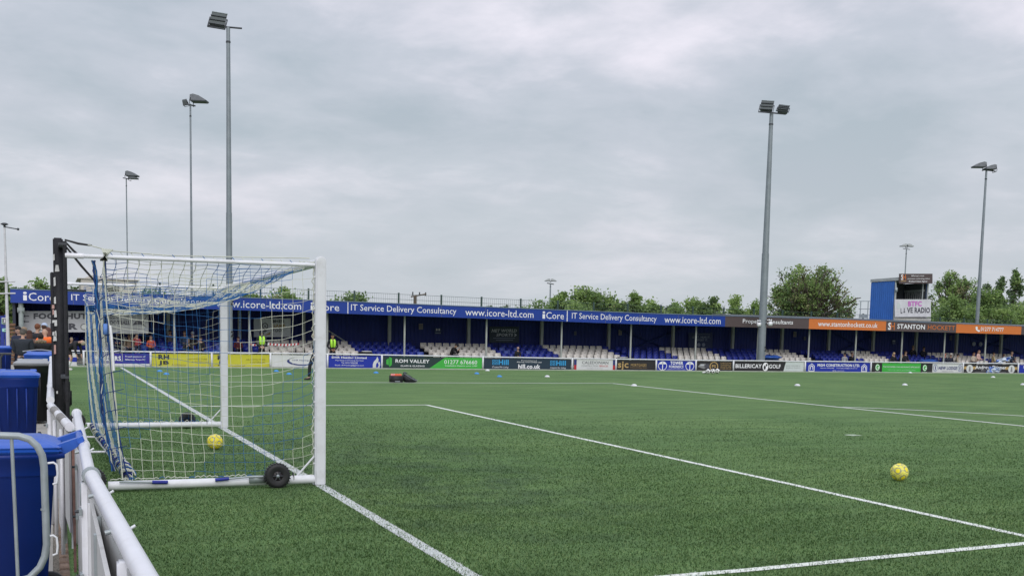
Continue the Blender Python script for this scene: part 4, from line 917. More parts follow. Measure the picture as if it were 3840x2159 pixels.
# ------------------------------------------------------------------ floodlights
def lamp(mb, c, yaw, tilt, s=1., roll=0.):
    """rectangular floodlight head with louvres; c = centre"""
    M_ = Matrix.Translation(c) @ Matrix.Rotation(yaw, 4, 'Z') @ Matrix.Rotation(tilt, 4, 'X') @ Matrix.Rotation(roll, 4, 'Y') @ Matrix.Scale(s, 4)
    def bx(x0, x1, y0, y1, z0, z1, m):
        v = [M_ @ Vector(p) for p in ((x0, y0, z0), (x1, y0, z0), (x1, y1, z0), (x0, y1, z0), (x0, y0, z1), (x1, y0, z1), (x1, y1, z1), (x0, y1, z1))]
        mb.add(v, [(0, 3, 2, 1), (4, 5, 6, 7), (0, 1, 5, 4), (1, 2, 6, 5), (2, 3, 7, 6), (3, 0, 4, 7)], m)
    LM = mat('lamp_glass', (.07, .085, .085), .35)
    v = [M_ @ Vector(p) for p in ((-.36, 0, -.32), (.36, 0, -.32), (.36, 0, .32), (-.36, 0, .32), (-.30, .30, -.28), (.30, .30, -.28), (.30, .12, .28), (-.30, .12, .28))]
    mb.add(v, [(0, 1, 2, 3), (5, 4, 7, 6), (3, 2, 6, 7), (0, 4, 5, 1), (0, 3, 7, 4), (1, 5, 6, 2)], mat('lamp_body', (.12, .13, .14), .5, .2))
    for k in range(3): bx(-.33, .33, -.012, -.004, -.28+k*.20, -.12+k*.20, LM); bx(-.36, .36, -.06, .0, -.31+k*.205, -.285+k*.205, DARK)
    bx(-.36, .36, -.03, .0, .30, .33, GALV)
    # yoke
    for sx in (-1, 1): bx(sx*.40-.015, sx*.40+.015, .02, .08, -.45, .05, DARK); bx(min(sx*.36, sx*.41), max(sx*.36, sx*.41), .02, .08, .0, .06, DARK)
    bx(-.41, .41, .02, .08, -.46, -.42, DARK)
def hooded(mb, c, sgn, s=1., pale=False):
    """hooded floodlight head seen side on: long wedge visor, flat underside"""
    B1 = mat('hood_pale', (.42, .44, .46), .5) if pale else mat('hood_grey', (.16, .17, .19), .5, .2)
    pts = [(-.78, -.02), (-.80, .02), (-.42, .24), (-.12, .32), (.04, .28), (.06, .0)]; k = len(mb.v)
    mb.prism([(x*sgn*s, z*s) for x, z in pts], -.33*s, .33*s, B1); mb.prism([(x*sgn*s, z*s) for x, z in ((-.76, -.06), (-.76, -.021), (.03, -.001), (.03, -.05))], -.32*s, .32*s, DARK)
    for y in (-.36*s, .36*s): mb.tube([(.0, y, .12*s), (.06*sgn*s, y, -.08*s), (.03*sgn*s, y, -.22*s)], .018*s, DARK, 6)
    mb.tube([(.03*sgn*s, -.36*s, -.22*s), (.03*sgn*s, .36*s, -.22*s)], .02*s, DARK, 6)
    for i in range(k, len(mb.v)):
        v = mb.v[i]; mb.v[i] = tuple(c+rt0*v[0]+Vector((fw.x, fw.y, 0)).normalized()*v[1]+Vector((0, 0, v[2])))
def mast(px_top, py_top, px_b, py_b, D, r0, r1, label, heads, arm=(0, 0), collar=True, plates=None, name='floodlight_mast', lean=0):
    b = deep(px_b, py_b, D); base = Vector((b.x, b.y, 0))
    lo, hi = 0, 60
    for _ in range(50):
        z = (lo+hi)/2; d = Vector((base.x, base.y, z))-Vector((CX, CY, CZ)); y = PPY-FPX*(d.dot(upv))/(d.dot(fw))
        if y > py_top: lo = z
        else: hi = z
    t = thing(name, label, 'floodlight', base, 0, 'floodlight masts around the ground'); H = lo
    mb = MB(); 
    if collar: mb.tube([(base.x, base.y, 0), (base.x, base.y, H*.46)], [r0, r0*.88], MASTM, 12); mb.tube([(base.x, base.y, H*.455), (base.x, base.y, H)], [r0*.80, r1], MASTM, 12)
    else: mb.tube([(base.x, base.y, 0), (base.x, base.y, H)], [r0, r1], MASTM, 10)
    mb.tube([(base.x, base.y, H*.955), (base.x, base.y, H*.96)], r1*1.25, DARK, 10)
    mb.build('mast', t); top = Vector((base.x, base.y, H))
    if arm != (0, 0):
        mb = MB(); av = rt0*1.0; mb.tube([top+av*arm[0]+Vector((0, 0, .06)), top+av*arm[1]-Vector((0, 0, .04))], .04, DARK, 8); mb.build('cross_arm', t)
    for h in heads:
        mb = MB()
        if h[0] == 'H': hooded(mb, top+rt0*h[1]+Vector((0, 0, h[2])), h[3], h[4], len(h) > 5)
        else: lamp(mb, top+rt0*h[0]+Vector((0, h[1], h[2])), h[3], h[4], h[5], h[6] if len(h) > 6 else 0)
        mb.build('lamp_head', t)
    if plates:
        for (py, sgn) in plates:
            z = (at(px_b, py, base.y)).z; r = r0*.95; mb = MB(); F = Face((base.x+.02, base.y-r-.01, z-.14), (base.x+.20, base.y-r-.01, z-.14), (base.x+.20, base.y-r-.01, z+.16), (base.x+.02, base.y-r-.01, z+.16))
            F.text('2', .1, .85, .05, .95, BLACK, .03); F.build('number', t)
    return t, top
y_in = -YAW
t1, top1 = mast(854, 103, 861, 1312, 51, .152, .085, 'tallest near floodlight mast behind the goal, lamp pointing at camera', [(-.45, 0, .36, R(-22), R(-20), 1.0, R(9))], (-.9, .62), plates=[(1133, 1), (1252, 1)])
mast(713, 395, 719, 1066, 66, .080, .05, 'second tall mast left of the tallest one, hooded lamps side on', [('H', .12, .24, -1, 1.12), (-.22, .5, .26, R(120), R(-30), .55)], (-.3, .3))
mast(473, 670, 478, 1010, 100, .068, .05, 'thin mast above the left half of the goal, small lamps', [('H', .10, .26, -1, 1.25), ('H', .35, .02, -1, .9)], (-.3, .3))
t2, top2 = mast(2905, 425, 2854, 1340, 62.5, .228, .105, 'thick grey mast at right with two lamps and number 2', [(-.27, 0, .42, R(-38), R(-26), .98, R(7)), (.66, 0, .32, R(-30), R(-50), .85, R(14))], (-.55, .8), plates=[(1208, 1), (1308, 1)])
mast(3699, 640, 3665, 1190, 85, .16, .075, 'tall mast near the right edge with two hooded lamps', [('H', -.20, .27, 1, 1.1), ('H', .60, .12, 1, 1.0)], (-.3, .7))
mast(2066, 1064, 2062, 1160, 100, .09, .06, 'small twin lamp pole behind the hedge trees', [('H', -.06, .26, 1, .62, 1), ('H', .06, .26, -1, .62, 1)], (-.32, .32), collar=False)
mast(3398, 934, 3394, 1030, 155, .10, .08, 'distant thin lamp pole above the radio cabin', [('H', -.10, .40, 1, 1.05, 1), ('H', .10, .40, -1, 1.05, 1)], (-.5, .5), collar=False)
# grey equipment boxes on the two marked masts
for (tt, dx, z, lab) in ((t2, -.42, 2.55, 'b'), (t2, .22, 2.60, 'b')):
    mb = MB(); b = WL[tt.name]; p = b+rt0*dx; mb.box(p.x, p.x+.22, p.y-.3, p.y-.15, z-.05, z+.17, SIGNW, .02); mb.sphere((p.x+.04, p.y-.2, z+.27), .05, SIGNW, 8, 6); mb.sphere((p.x+.18, p.y-.2, z+.27), .05, SIGNW, 8, 6); mb.build('speaker_box', tt)
# white pole at left
b = ground(33, 1385); pl = thing('lamp_pole', 'slim white pole with a small camera arm at the left edge', 'pole', (b.x, b.y, 0))
hz_ = at(20, 845, b.y).z; mb = MB(); PWH = mat('white_pole_paint', (.55, .55, .58), .5); mb.tube([(b.x, b.y, 0), (b.x-.03, b.y, hz_)], [.075, .035], PWH, 10)
for z in (2.9, 3.35): mb.tube([(b.x-.25, b.y-.05, z), (b.x+.3, b.y-.05, z+.03)], .03, PWH, 6)
mb.build('pole', pl)
mb = MB(); mb.lathe([(.001, .10), (.07, .09), (.14, .05), (.14, .03), (.04, -.01), (.04, -.08)], (b.x-.03, b.y, hz_), DARK, 'Z', 12); mb.tube([(b.x, b.y, hz_-.06), (b.x+.42, b.y, hz_-.12)], .022, DARK, 6); mb.sphere((b.x+.44, b.y, hz_-.12), .05, DARK, 8, 6); mb.build('camera_head', pl)
# utility pole
p = at(1557, 1108, 70); up = thing('utility_pole', 'wooden utility pole top with insulators above the blue sign', 'pole', (p.x, p.y, 0)); mb = MB(); WD = mat('weathered_wood', (.12, .09, .07), .8)
mb.tube([(p.x, p.y, 0), (p.x, p.y, p.z)], .13, WD, 8); mb.build('pole', up); mb = MB(); mb.tube([(p.x-.35, p.y, p.z-.1), (p.x+.9, p.y, p.z+.15)], .06, WD, 6)
for d in (-.2, .35, .85): mb.tube([(p.x+d, p.y, p.z), (p.x+d, p.y, p.z+.28)], .05, DARK, 6)
mb.build('crossarm', up)

# ------------------------------------------------------------------ mesh fence behind the stand
fe = thing('mesh_fence', 'tall thin green wire mesh fence rising behind the stand roof', 'fence', (25, 49, 0)); FM = mat('fence_green', (.035, .07, .06), .5)
YFc = 49.0; fpx = [400, 600, 800, 977, 1157, 1329, 1495, 1655, 1806, 1953, 2092, 2227, 2355, 2480, 2600, 2716, 2829, 2937, 3045, 3143, 3240, 3337, 3435, 3530, 3620, 3708, 3796]
FZ = lambda X: lerpx(X, [7.8, 18, 30, 42, 60], [4.12, 3.99, 3.85, 3.78, 3.62])
xs = []
for px in fpx:
    X = at(px, 1120, YFc).x; xs.append(X); mb = MB(); mb.box(X-.045, X+.045, YFc-.04, YFc+.04, 0, FZ(X), FM); mb.build('post', fe)
mb = MB(); X = xs[0]
while X < xs[-1]: mb.box(X-.0035, X+.0035, YFc-.0035, YFc+.0035, 2.5, FZ(X)-.07, FM); X += .13
for k in range(5): mb.tube([(X_, YFc, FZ(X_)-.08-.30*k) for X_ in xs], .009, FM, 4)
mb.build('wire_mesh', fe)

# ------------------------------------------------------------------ radio cabin
c = at(3350, 1190, 44); X0 = c.x; X1 = at(3470, 1190, 44).x; Z0 = 3.10; ZT = at(3350, 1040, 44).z; ZB = at(3264, 1046, 46.2).z
ca = thing('radio_cabin', 'blue corrugated radio cabin standing on the stand roof', 'cabin', (X0, 44, Z0))
CBL = mat('cabin_blue', (.025, .14, .50), .45, 0, .08, 2); CGR = mat('cabin_grey', (.38, .40, .41), .6, 0, .15, 3); CIN = mat('cabin_inside', (.10, .11, .13), .8)
mb = MB(); vs = []; y = 44.02; k = 0; YC1 = 46.2
while y < YC1:
    for a, d in ((0, 0), (.07, 0), (.10, .04), (.16, .04), (.19, 0)):
        yy = min(y+a, YC1); zt = ZT-.28+(ZB-ZT)*(yy-44)/(YC1-44)+.05; vs += [(X0-.02-d, yy, Z0), (X0-.02-d, yy, zt)]
    y += .19
mb.add(vs, [(2*i, 2*i+2, 2*i+3, 2*i+1) for i in range(len(vs)//2-1)], CBL); mb.build('side_wall', ca)
mb = MB(); mb.box(X1, X1+.04, 44.05, YC1, Z0, ZT-.25, CBL); mb.box(X0, X1, YC1-.03, YC1+.02, Z0, ZB-.1, CIN); mb.box(X0+.001, X0+.03, 44.1, YC1-.05, Z0, ZB-.15, CIN); mb.build('inner_walls', ca)
mb = MB(); mb.prism([(44-.35, ZT+.0), (YC1+.05, ZB-.02), (YC1+.05, ZB-.20), (44-.35, ZT-.20)], X0-.09, X1+.10, CGR, 'YZ'); mb.build('roof', ca)
mb = MB()
for X in (X0-.02, X1-.02): mb.box(X, X+.10, 43.93, 44.0, Z0, ZT-.2, CGR)
mb.box(X1-.42, X1-.36, 43.94, 44.0, Z0, ZT-.2, CGR); mb.build('front_posts', ca)
mb = MB(); n_ = 9
for k in range(n_): Y = 44.35+1.5*k/(n_-1); mb.box(X1-.06, X1-.015, Y, Y+.05, Z0+.9, ZT-.75, CGR)
mb.box(X1-.08, X1-.015, 44.2, 46.0, ZT-.80, ZT-.68, CGR); mb.build('wall_slats', ca)
mb = MB(); mb.box(X1-.012, X1-.002, 44.06, YC1-.06, Z0, ZT-.28, CIN); mb.build('lining', ca)
mb = MB(); mb.box(X0+.0, X1+.35, 43.85, 44.3, Z0-.02, Z0+.30, mat('cabin_sill', (.50, .50, .48), .6), .02); mb.build('sill', ca)
mb = MB(); mb.tube([(X0-.05, 43.9, ZT-.35), (X0-.1, 43.8, ZT-.7)], .045, GALV, 8); mb.box(X0-.16, X0-.02, 43.7, 43.85, ZT-.95, ZT-.65, GALV, .02); mb.build('lamp', ca)
def f_sgn(F):
    F.text('S', .045, .12, .36, .92, SIGNW, .03); F.text('H', .10, .19, .36, .92, ORG, .01, lift=.012); F.rect(.04, .2, .22, .28, C('gold'))
    F.text("Billericay's most", .36, .74, .68, .86, SIGNW, .01); F.text('innovative, technology driven', .24, .92, .40, .56, SIGNW, .01); F.text('Boutique Estate Agency', .28, .84, .12, .30, SIGNW, .02)
notice('cabin_sign', 3373, 1026, 3497, 1063, 43.55, BRN, 'brown estate agency sign along the top of the radio cabin', f_sgn, 'sign', .05)
def f_btfc(F):
    F.text('BTFC', .36, .74, .60, .90, C('pink'), .05); F.text('L', .155, .20, .20, .50, C('darkgrey'), .03); F.text('VE RADIO', .33, .97, .22, .54, C('darkgrey'), .03)
    F.rect(.245, .265, .24, .5, C('darkgrey')); F.poly([(.22, .32), (.235, .24), (.275, .24), (.29, .32), (.275, .28), (.235, .28)], C('darkgrey'), .009); F.ell(.10, .62, .05, .18, C('ltgrey')); F.rect(.05, .12, .28, .30, C('ltgrey'))
notice('radio_banner', 3356, 1122, 3491, 1188, 43.70, mat('banner_vinyl', (.60, .60, .64), .5, 0, .10, 2.5, .6, 3), 'white BTFC LIVE RADIO banner hung on the front of the cabin', f_btfc, 'banner', .03)
sf = thing('scaffold_rail', 'grey scaffold guard rail on the roof left of the radio cabin', 'rail', (X0-2, 45, Z0)); mb = MB()
for px in (3225, 3253): p = at(px, 1190, 45.4); mb.tube([(p.x, p.y, 3.1), (p.x, p.y, at(px, 1128, 45.4).z)], .03, GALV, 6)
for py in (1129, 1158): mb.tube([at(3221, py, 45.4), at(3262, py, 45.4)], .025, GALV, 6)
a = at(3222, 1186, 45.4); mb.box(a.x, a.x+.7, 45.38, 45.42, a.z-.1, a.z+.15, GALV); mb.build('tubes', sf)

# ------------------------------------------------------------------ building at left
wb = thing('flat_roofed_building', 'cream flat roofed building with dark vents behind the goal', 'building', (at(400, 1100, 60).x, 62, 0)); CRM = mat('cream_render', (.52, .49, .45), .8, 0, .1, 1)
a, b = at(297, 1040, 60).x, at(514, 1052, 60).x; zt = at(400, 1047, 60).z; zp_ = at(352, 1031, 60).z; m_ = at(345, 1040, 60).x
mb = MB(); mb.prism([(a, 0), (b, 0), (b, zt), (at(455/2.41+200+85, 1050, 60).x, zt), (m_, zp_), (a+.1, zt-.05)], 60, 66, CRM); mb.build('wall', wb)
mb = MB(); mb.box(a-.1, b+.15, 59.9, 66.1, zt-.02, zt+.03, CRM); mb.build('coping', wb)
mb = MB(); v0, v1, z0, z1 = at(395, 1098, 59.95).x, at(446, 1098, 59.95).x, at(400, 1098, 59.95).z, at(400, 1071, 59.95).z
for k in range(4): mb.box(v0, v1, 59.93, 59.98, z0+(z1-z0)*k/4, z0+(z1-z0)*(k/4+.16), BLACK)
mb.build('vent', wb)
# blue fence and sign at left, crates
bf = thing('blue_fence', 'blue upright boarded fence at the far left edge', 'fence', (-8, 41, 0)); mb = MB(); Yq = 41.5
x0, x1 = at(-180, 1200, Yq).x, at(27, 1200, Yq).x; X = x0
while X < x1: mb.box(X, X+.14, Yq, Yq+.04, 0, 2.1+.05*((int(X*7)) % 2), mat('fence_blue', (.015, .035, .28), .5)); X += .16
mb.build('boards', bf)
def f_3(F): F.rect(.0, 1, .86, 1, C('off')); F.rect(.15, .85, .1, .85, C('darkgrey')); F.text('3', .35, .65, .2, .75, SIGNW, .03, lift=.012)
notice('gate_sign', 6, 1191, 27, 1214, Yq-.05, mat('pale_green', (.40, .58, .42), .6), 'pale green sign with a white number 3 on the blue fence', f_3, 'sign')
notice('gate_sign', 8, 1231, 29, 1243, Yq-.05, mat('mint', (.35, .66, .60), .6), 'small mint green sign low on the blue fence', lambda F: F.rect(.4, .9, .3, .6, C('darkgrey')), 'sign')
st = thing('wooden_pallets', 'stack of brown pallets behind the white pole', 'pallets', (at(48, 1260, 40).x, 40, 0)); mb = MB(); a = at(36, 1260, 40); b = at(58, 1260, 40); PL = mat('pallet_wood', (.18, .10, .06), .8, 0, .3, 5); zt = at(48, 1222, 40).z
k = 0; z = 0
while z < zt: mb.box(a.x, b.x, 39.9+.03*(k % 2), 40.6, z, z+.13, PL, .01); z += .165; k += 1
mb.build('planks', st)

# ------------------------------------------------------------------ trees
LEAFM = [mat('leaf_dark', (.12, .19, .075), .6, 0, .2, .8, trans=.45), mat('leaf_mid', (.21, .32, .10), .6, 0, .2, .8, trans=.45), mat('leaf_light', (.31, .43, .14), .6, 0, .2, .8, trans=.45),
         mat('leaf_brown', (.27, .27, .13), .7, 0, .25, .8, trans=.4), mat('leaf_grey', (.20, .25, .19), .7, 0, .2, .8, trans=.4)]
BARK = mat('bark', (.075, .06, .045), .9, 0, .3, 3)
def tree(label, px, pytop, Y, wpx, leaves, mix=(.35, .45, .2, 0, 0), seed=1, shape='round', trunk=.3, clumps=60, crad=.13, lsize=.16, base=0., name='tree', group='trees beyond the stand', sparse=False):
    rs = np.random.RandomState(seed); p = at(px, pytop, Y); H = p.z; D = (Vector((p.x, Y, H))-Vector((CX, CY, CZ))).dot(fw); Wd = wpx*D/FPX; X = p.x
    t = thing(name, label, 'tree', (X, Y, 0), 0, group)
    low = base if base else max(.8, H*.28); cz = (H+low)/2; hz = (H-low)/2; rx = Wd/2
    cen = []
    while len(cen) < clumps:
        q = rs.normal(size=3); q /= np.linalg.norm(q); rr = rs.uniform(.35, 1)**.6; c_ = q*rr
        if shape == 'poplar': c_[0] *= (1-.55*max(0, c_[2])); c_[1] *= .8
        elif c_[2] < .45 and clumps < 100: c_[0] *= 1.28; c_[1] *= 1.1
        cen.append((X+c_[0]*rx*.9, Y+c_[1]*rx*.8, cz+c_[2]*hz*.90))
    cen = np.array(cen); mb = MB(); top = Vector((X, Y, low+(H-low)*(.8 if shape == 'poplar' else .45)))
    mb.tube([(X, Y, 0), (X+.05, Y, low*.8), top], [trunk, trunk*.75, trunk*.3], BARK, 8); mb.build('trunk', t)
    mb = MB()
    for c_ in cen:
        c_ = Vector(c_); f0 = rs.uniform(.25, .9); st_ = Vector((X, Y, low*.7)).lerp(top, f0); mid = st_.lerp(c_, .5)+Vector((rs.uniform(-.4, .4), rs.uniform(-.4, .4), rs.uniform(0, .5)))*rx*.15
        mb.tube([st_, mid, c_], [trunk*.28, trunk*.15, trunk*.05], BARK, 5, False)
        for q in range(3):
            e_ = c_+Vector((rs.normal(), rs.normal(), rs.normal()))*crad*rx*.9; m2 = c_.lerp(mid, rs.uniform(0, .5)); mb.tube([m2, m2.lerp(e_, .5)+Vector((0, 0, .1)), e_], [trunk*.09, trunk*.06, trunk*.03], BARK, 4, False)
    mb.build('limbs', t)
    n = int(leaves*.85); k = rs.randint(0, len(cen), n); sc3 = np.array([crad*rx*1.25, crad*rx*1.25, crad*rx*1.0])*rs.uniform(.55, 1.25, (len(cen), 1))[k]
    P_ = cen[k]+rs.normal(size=(n, 3))*sc3*.75; P_[:, 2] = np.clip(P_[:, 2], low*.8, H+.1); P_[:, 1] = Y+(P_[:, 1]-Y)*.75
    a = rs.normal(size=(n, 3)); a /= np.linalg.norm(a, axis=1)[:, None]; b = rs.normal(size=(n, 3)); b -= (b*a).sum(1)[:, None]*a; b /= np.linalg.norm(b, axis=1)[:, None]
    s = rs.uniform(.5, 1.2, n)[:, None]*lsize
    V = np.stack([P_-a*s, P_-b*s*.6, P_+a*s, P_+b*s*.6], 1)
    me = bpy.data.meshes.new('crown'); me.vertices.add(4*n); me.vertices.foreach_set('co', (V-np.array([X, Y, 0])).reshape(-1)); me.loops.add(4*n); me.loops.foreach_set('vertex_index', np.arange(4*n, dtype=np.int32)); me.polygons.add(n)
    me.polygons.foreach_set('loop_start', np.arange(0, 4*n, 4, dtype=np.int32)); me.polygons.foreach_set('loop_total', np.full(n, 4, np.int32))
    for m_ in LEAFM: me.materials.append(m_)
    cc = np.array([rs.choice(5, p=mix) for _ in cen]); mi = np.where(rs.rand(n) < .65, cc[k], rs.choice(5, n, p=mix)).astype(np.int32)
    me.polygons.foreach_set('material_index', mi); me.update(calc_edges=True); link('crown', me, t)
M1 = (.22, .45, .33, 0, 0); M2 = (.45, .40, .12, .03, 0); MG = (.3, .2, .05, .05, .4)
tree('large spreading oak with bare limbs showing, right of the thick mast', 3045, 972, 62, 395, 21000, (.22, .40, .22, .16, 0), 3, 'round', .45, 300, .068, .115, .5)
tree('wide oak with brownish tips right of the radio cabin', 3585, 1002, 62, 260, 13500, (.20, .42, .28, .10, 0), 4, 'round', .4, 190, .08, .115, .5)
tree('low leafy tree directly right of the radio cabin banner', 3560, 1105, 56, 260, 14000, (.35, .48, .17, 0, 0), 5, 'round', .2, 60, .17, .13, .5)
tree('bushy green tree behind the tall right mast', 3700, 1085, 58, 220, 12000, (.35, .48, .17, 0, 0), 6, 'round', .2, 50, .18, .13, .5)
tree('dark narrow poplar just right of the tall right mast', 3698, 1032, 85, 66, 5000, (.5, .2, .05, 0, .25), 7, 'poplar', .2, 44, .24, .17, 2)
tree('middle poplar of the three at the right', 3762, 1014, 85, 60, 6500, (.55, .2, .05, 0, .2), 8, 'poplar', .2, 50, .24, .17, 2)
tree('tallest poplar at the right picture edge', 3812, 990, 85, 74, 7000, (.5, .2, .05, 0, .25), 9, 'poplar', .2, 56, .24, .18, 2)
tree('round green tree at the right edge under the poplars', 3830, 1135, 60, 210, 11000, M1, 10, 'round', .2, 45, .19, .13, .5)
tree('broad dome of pale green leaves, tallest in the hedge', 2215, 1080, 66, 240, 19500, (.40, .38, .14, 0, .08), 11, 'round', .25, 70, .16, .14, .5)
tree('bright hedge tree left of the broad dome', 2108, 1085, 62, 123, 10400, M1, 12, 'round', .2, 45, .2, .13, .5)
tree('bright tree in front of the broad dome', 2150, 1112, 58, 156, 10400, (.1, .45, .45, 0, 0), 13, 'round', .2, 45, .2, .13, .5)
tree('low hedge tree by the small twin lamp pole', 2010, 1120, 60, 169, 10400, M1, 14, 'round', .18, 45, .2, .13, .5)
tree('low hedge tree at the left end of the hedge', 1955, 1135, 60, 91, 5850, M1, 15, 'round', .15, 36, .22, .12, .5)
tree('slim loose tree standing highest right of the dome', 2382, 1078, 60, 66, 5000, (.2, .5, .3, 0, 0), 16, 'poplar', .15, 34, .26, .12, 1.8)
tree('hedge tree between the dome and the slim tree', 2330, 1115, 60, 117, 8450, M2, 17, 'round', .18, 40, .2, .12, .5)
tree('hedge tree right of the slim loose tree', 2445, 1112, 60, 110, 8450, M1, 18, 'round', .18, 40, .2, .12, .5)
tree('greyish far tree above the web address lettering', 2522, 1124, 95, 90, 5000, MG, 19, 'round', .2, 40, .2, .16, .5, group='far trees')
tree('hedge tree below the greyish far tree', 2525, 1140, 58, 143, 9100, M1, 20, 'round', .18, 40, .2, .12, .5)
tree('hedge tree with a raised right shoulder', 2590, 1113, 62, 104, 7800, M1, 21, 'round', .18, 40, .2, .12, .5)
tree('hedge tree with a small peak in its middle', 2665, 1106, 62, 130, 9750, M2, 22, 'round', .18, 44, .2, .12, .5)
tree('bright rounded hedge tree near the mast', 2755, 1110, 60, 123, 10400, (.12, .48, .4, 0, 0), 23, 'round', .18, 44, .2, .12, .5)
tree('last hedge tree before the thick mast', 2822, 1116, 60, 104, 9100, M1, 24, 'round', .18, 44, .2, .12, .5)
for i, (px, py, lab) in enumerate(((1838, 1139, 'tiny grey far tree left of the pair above the blue sign'), (1868, 1141, 'tiny grey far tree, middle one above the blue sign'), (1900, 1139, 'tiny grey far tree right of the pair above the blue sign'))):
    tree(lab, px, py, 130, 36, 1500, MG, 30+i, 'round', .2, 22, .26, .2, 3, group='far trees')
tree('small dark tree behind the mesh fence above the near blue sign', 1318, 1094, 62, 174, 11700, M2, 34, 'round', .2, 50, .2, .12, .5)
tree('little bush right of the small dark tree', 1425, 1122, 62, 87, 3900, M1, 35, 'round', .12, 28, .25, .11, .5)
tree('sparse tree seen through the net beside the near post', 1078, 1074, 62, 181, 8450, (.2, .5, .25, .05, 0), 36, 'round', .18, 40, .2, .12, .5)
tree('sparse tree seen through the net right of the tall mast', 928, 1068, 62, 123, 4940, (.2, .45, .25, .1, 0), 37, 'round', .18, 32, .22, .12, .5)
tree('pale tree seen through the net left of the tall mast', 560, 1070, 66, 188, 7150, (.1, .4, .4, .1, 0), 38, 'round', .18, 36, .2, .12, .5)
tree('small tree in the gap by the cream building', 268, 1064, 64, 101, 5850, M1, 39, 'round', .18, 36, .22, .12, .5)
tree('pale green tree over the left end of the stand', 160, 1046, 64, 130, 7800, M1, 40, 'round', .18, 42, .2, .12, .5)
tree('low tree just right of the white pole', 78, 1062, 60, 116, 6500, M2, 41, 'round', .18, 40, .22, .12, .5)
tree('dense dark tree at the left edge behind the blue fence', -5, 1036, 52, 120, 11000, M2, 42, 'round', .25, 56, .2, .12, .5)

# ================================================================== PEOPLE
def skin(chains, root=0, lev=1):
    """chains: list of [(x,y,z,r or (rx,ry)) ...]; first point of a later chain may be an index into the vertex list"""
    vs, es, rr = [], [], []
    for ch in chains:
        prev = None
        for q in ch:
            if isinstance(q, int): prev = q; continue
            vs.append(q[:3]); rr.append(q[3] if isinstance(q[3], tuple) else (q[3], q[3])); i = len(vs)-1
            if prev is not None: es.append((prev, i))
            prev = i
    me = bpy.data.meshes.new('tmp'); me.from_pydata(vs, es, []); o = bpy.data.objects.new('tmp', me); COL.objects.link(o)
    sk = o.modifiers.new('s', 'SKIN'); ly = me.skin_vertices[0].data
    for i, r_ in enumerate(rr): ly[i].radius = r_; ly[i].use_root = (i == root)
    sk.use_smooth_shade = True; sb = o.modifiers.new('u', 'SUBSURF'); sb.levels = lev
    bpy.context.view_layer.update(); ev = o.evaluated_get(bpy.context.evaluated_depsgraph_get()); out = bpy.data.meshes.new_from_object(ev)
    bpy.data.objects.remove(o); bpy.data.meshes.remove(me)
    for p in out.polygons: p.use_smooth = True
    return out
def joined(name, meshes, mats_, parent):
    bm = bmesh.new()
    for k, me in enumerate(meshes):
        n0 = len(bm.faces); bm.from_mesh(me); bm.faces.ensure_lookup_table()
        for f_ in bm.faces[n0:]: f_.material_index = 0
        bpy.data.meshes.remove(me)
    me = bpy.data.meshes.new(name); bm.to_mesh(me); bm.free(); me.materials.append(mats_)
    o = bpy.data.objects.new(name, me); COL.objects.link(o); o.parent = parent; return o
def egg(mb, c, r_, up, fwd, m, nu=18, nv=12):
    sd = fwd.cross(up); k = len(mb.v); mb.sphere((0, 0, 0), 1, m, nu, nv)
    for i in range(k, len(mb.v)):
        v = mb.v[i]; mb.v[i] = tuple(c+sd*v[0]*r_[0]-fwd*v[1]*r_[1]+up*v[2]*r_[2])
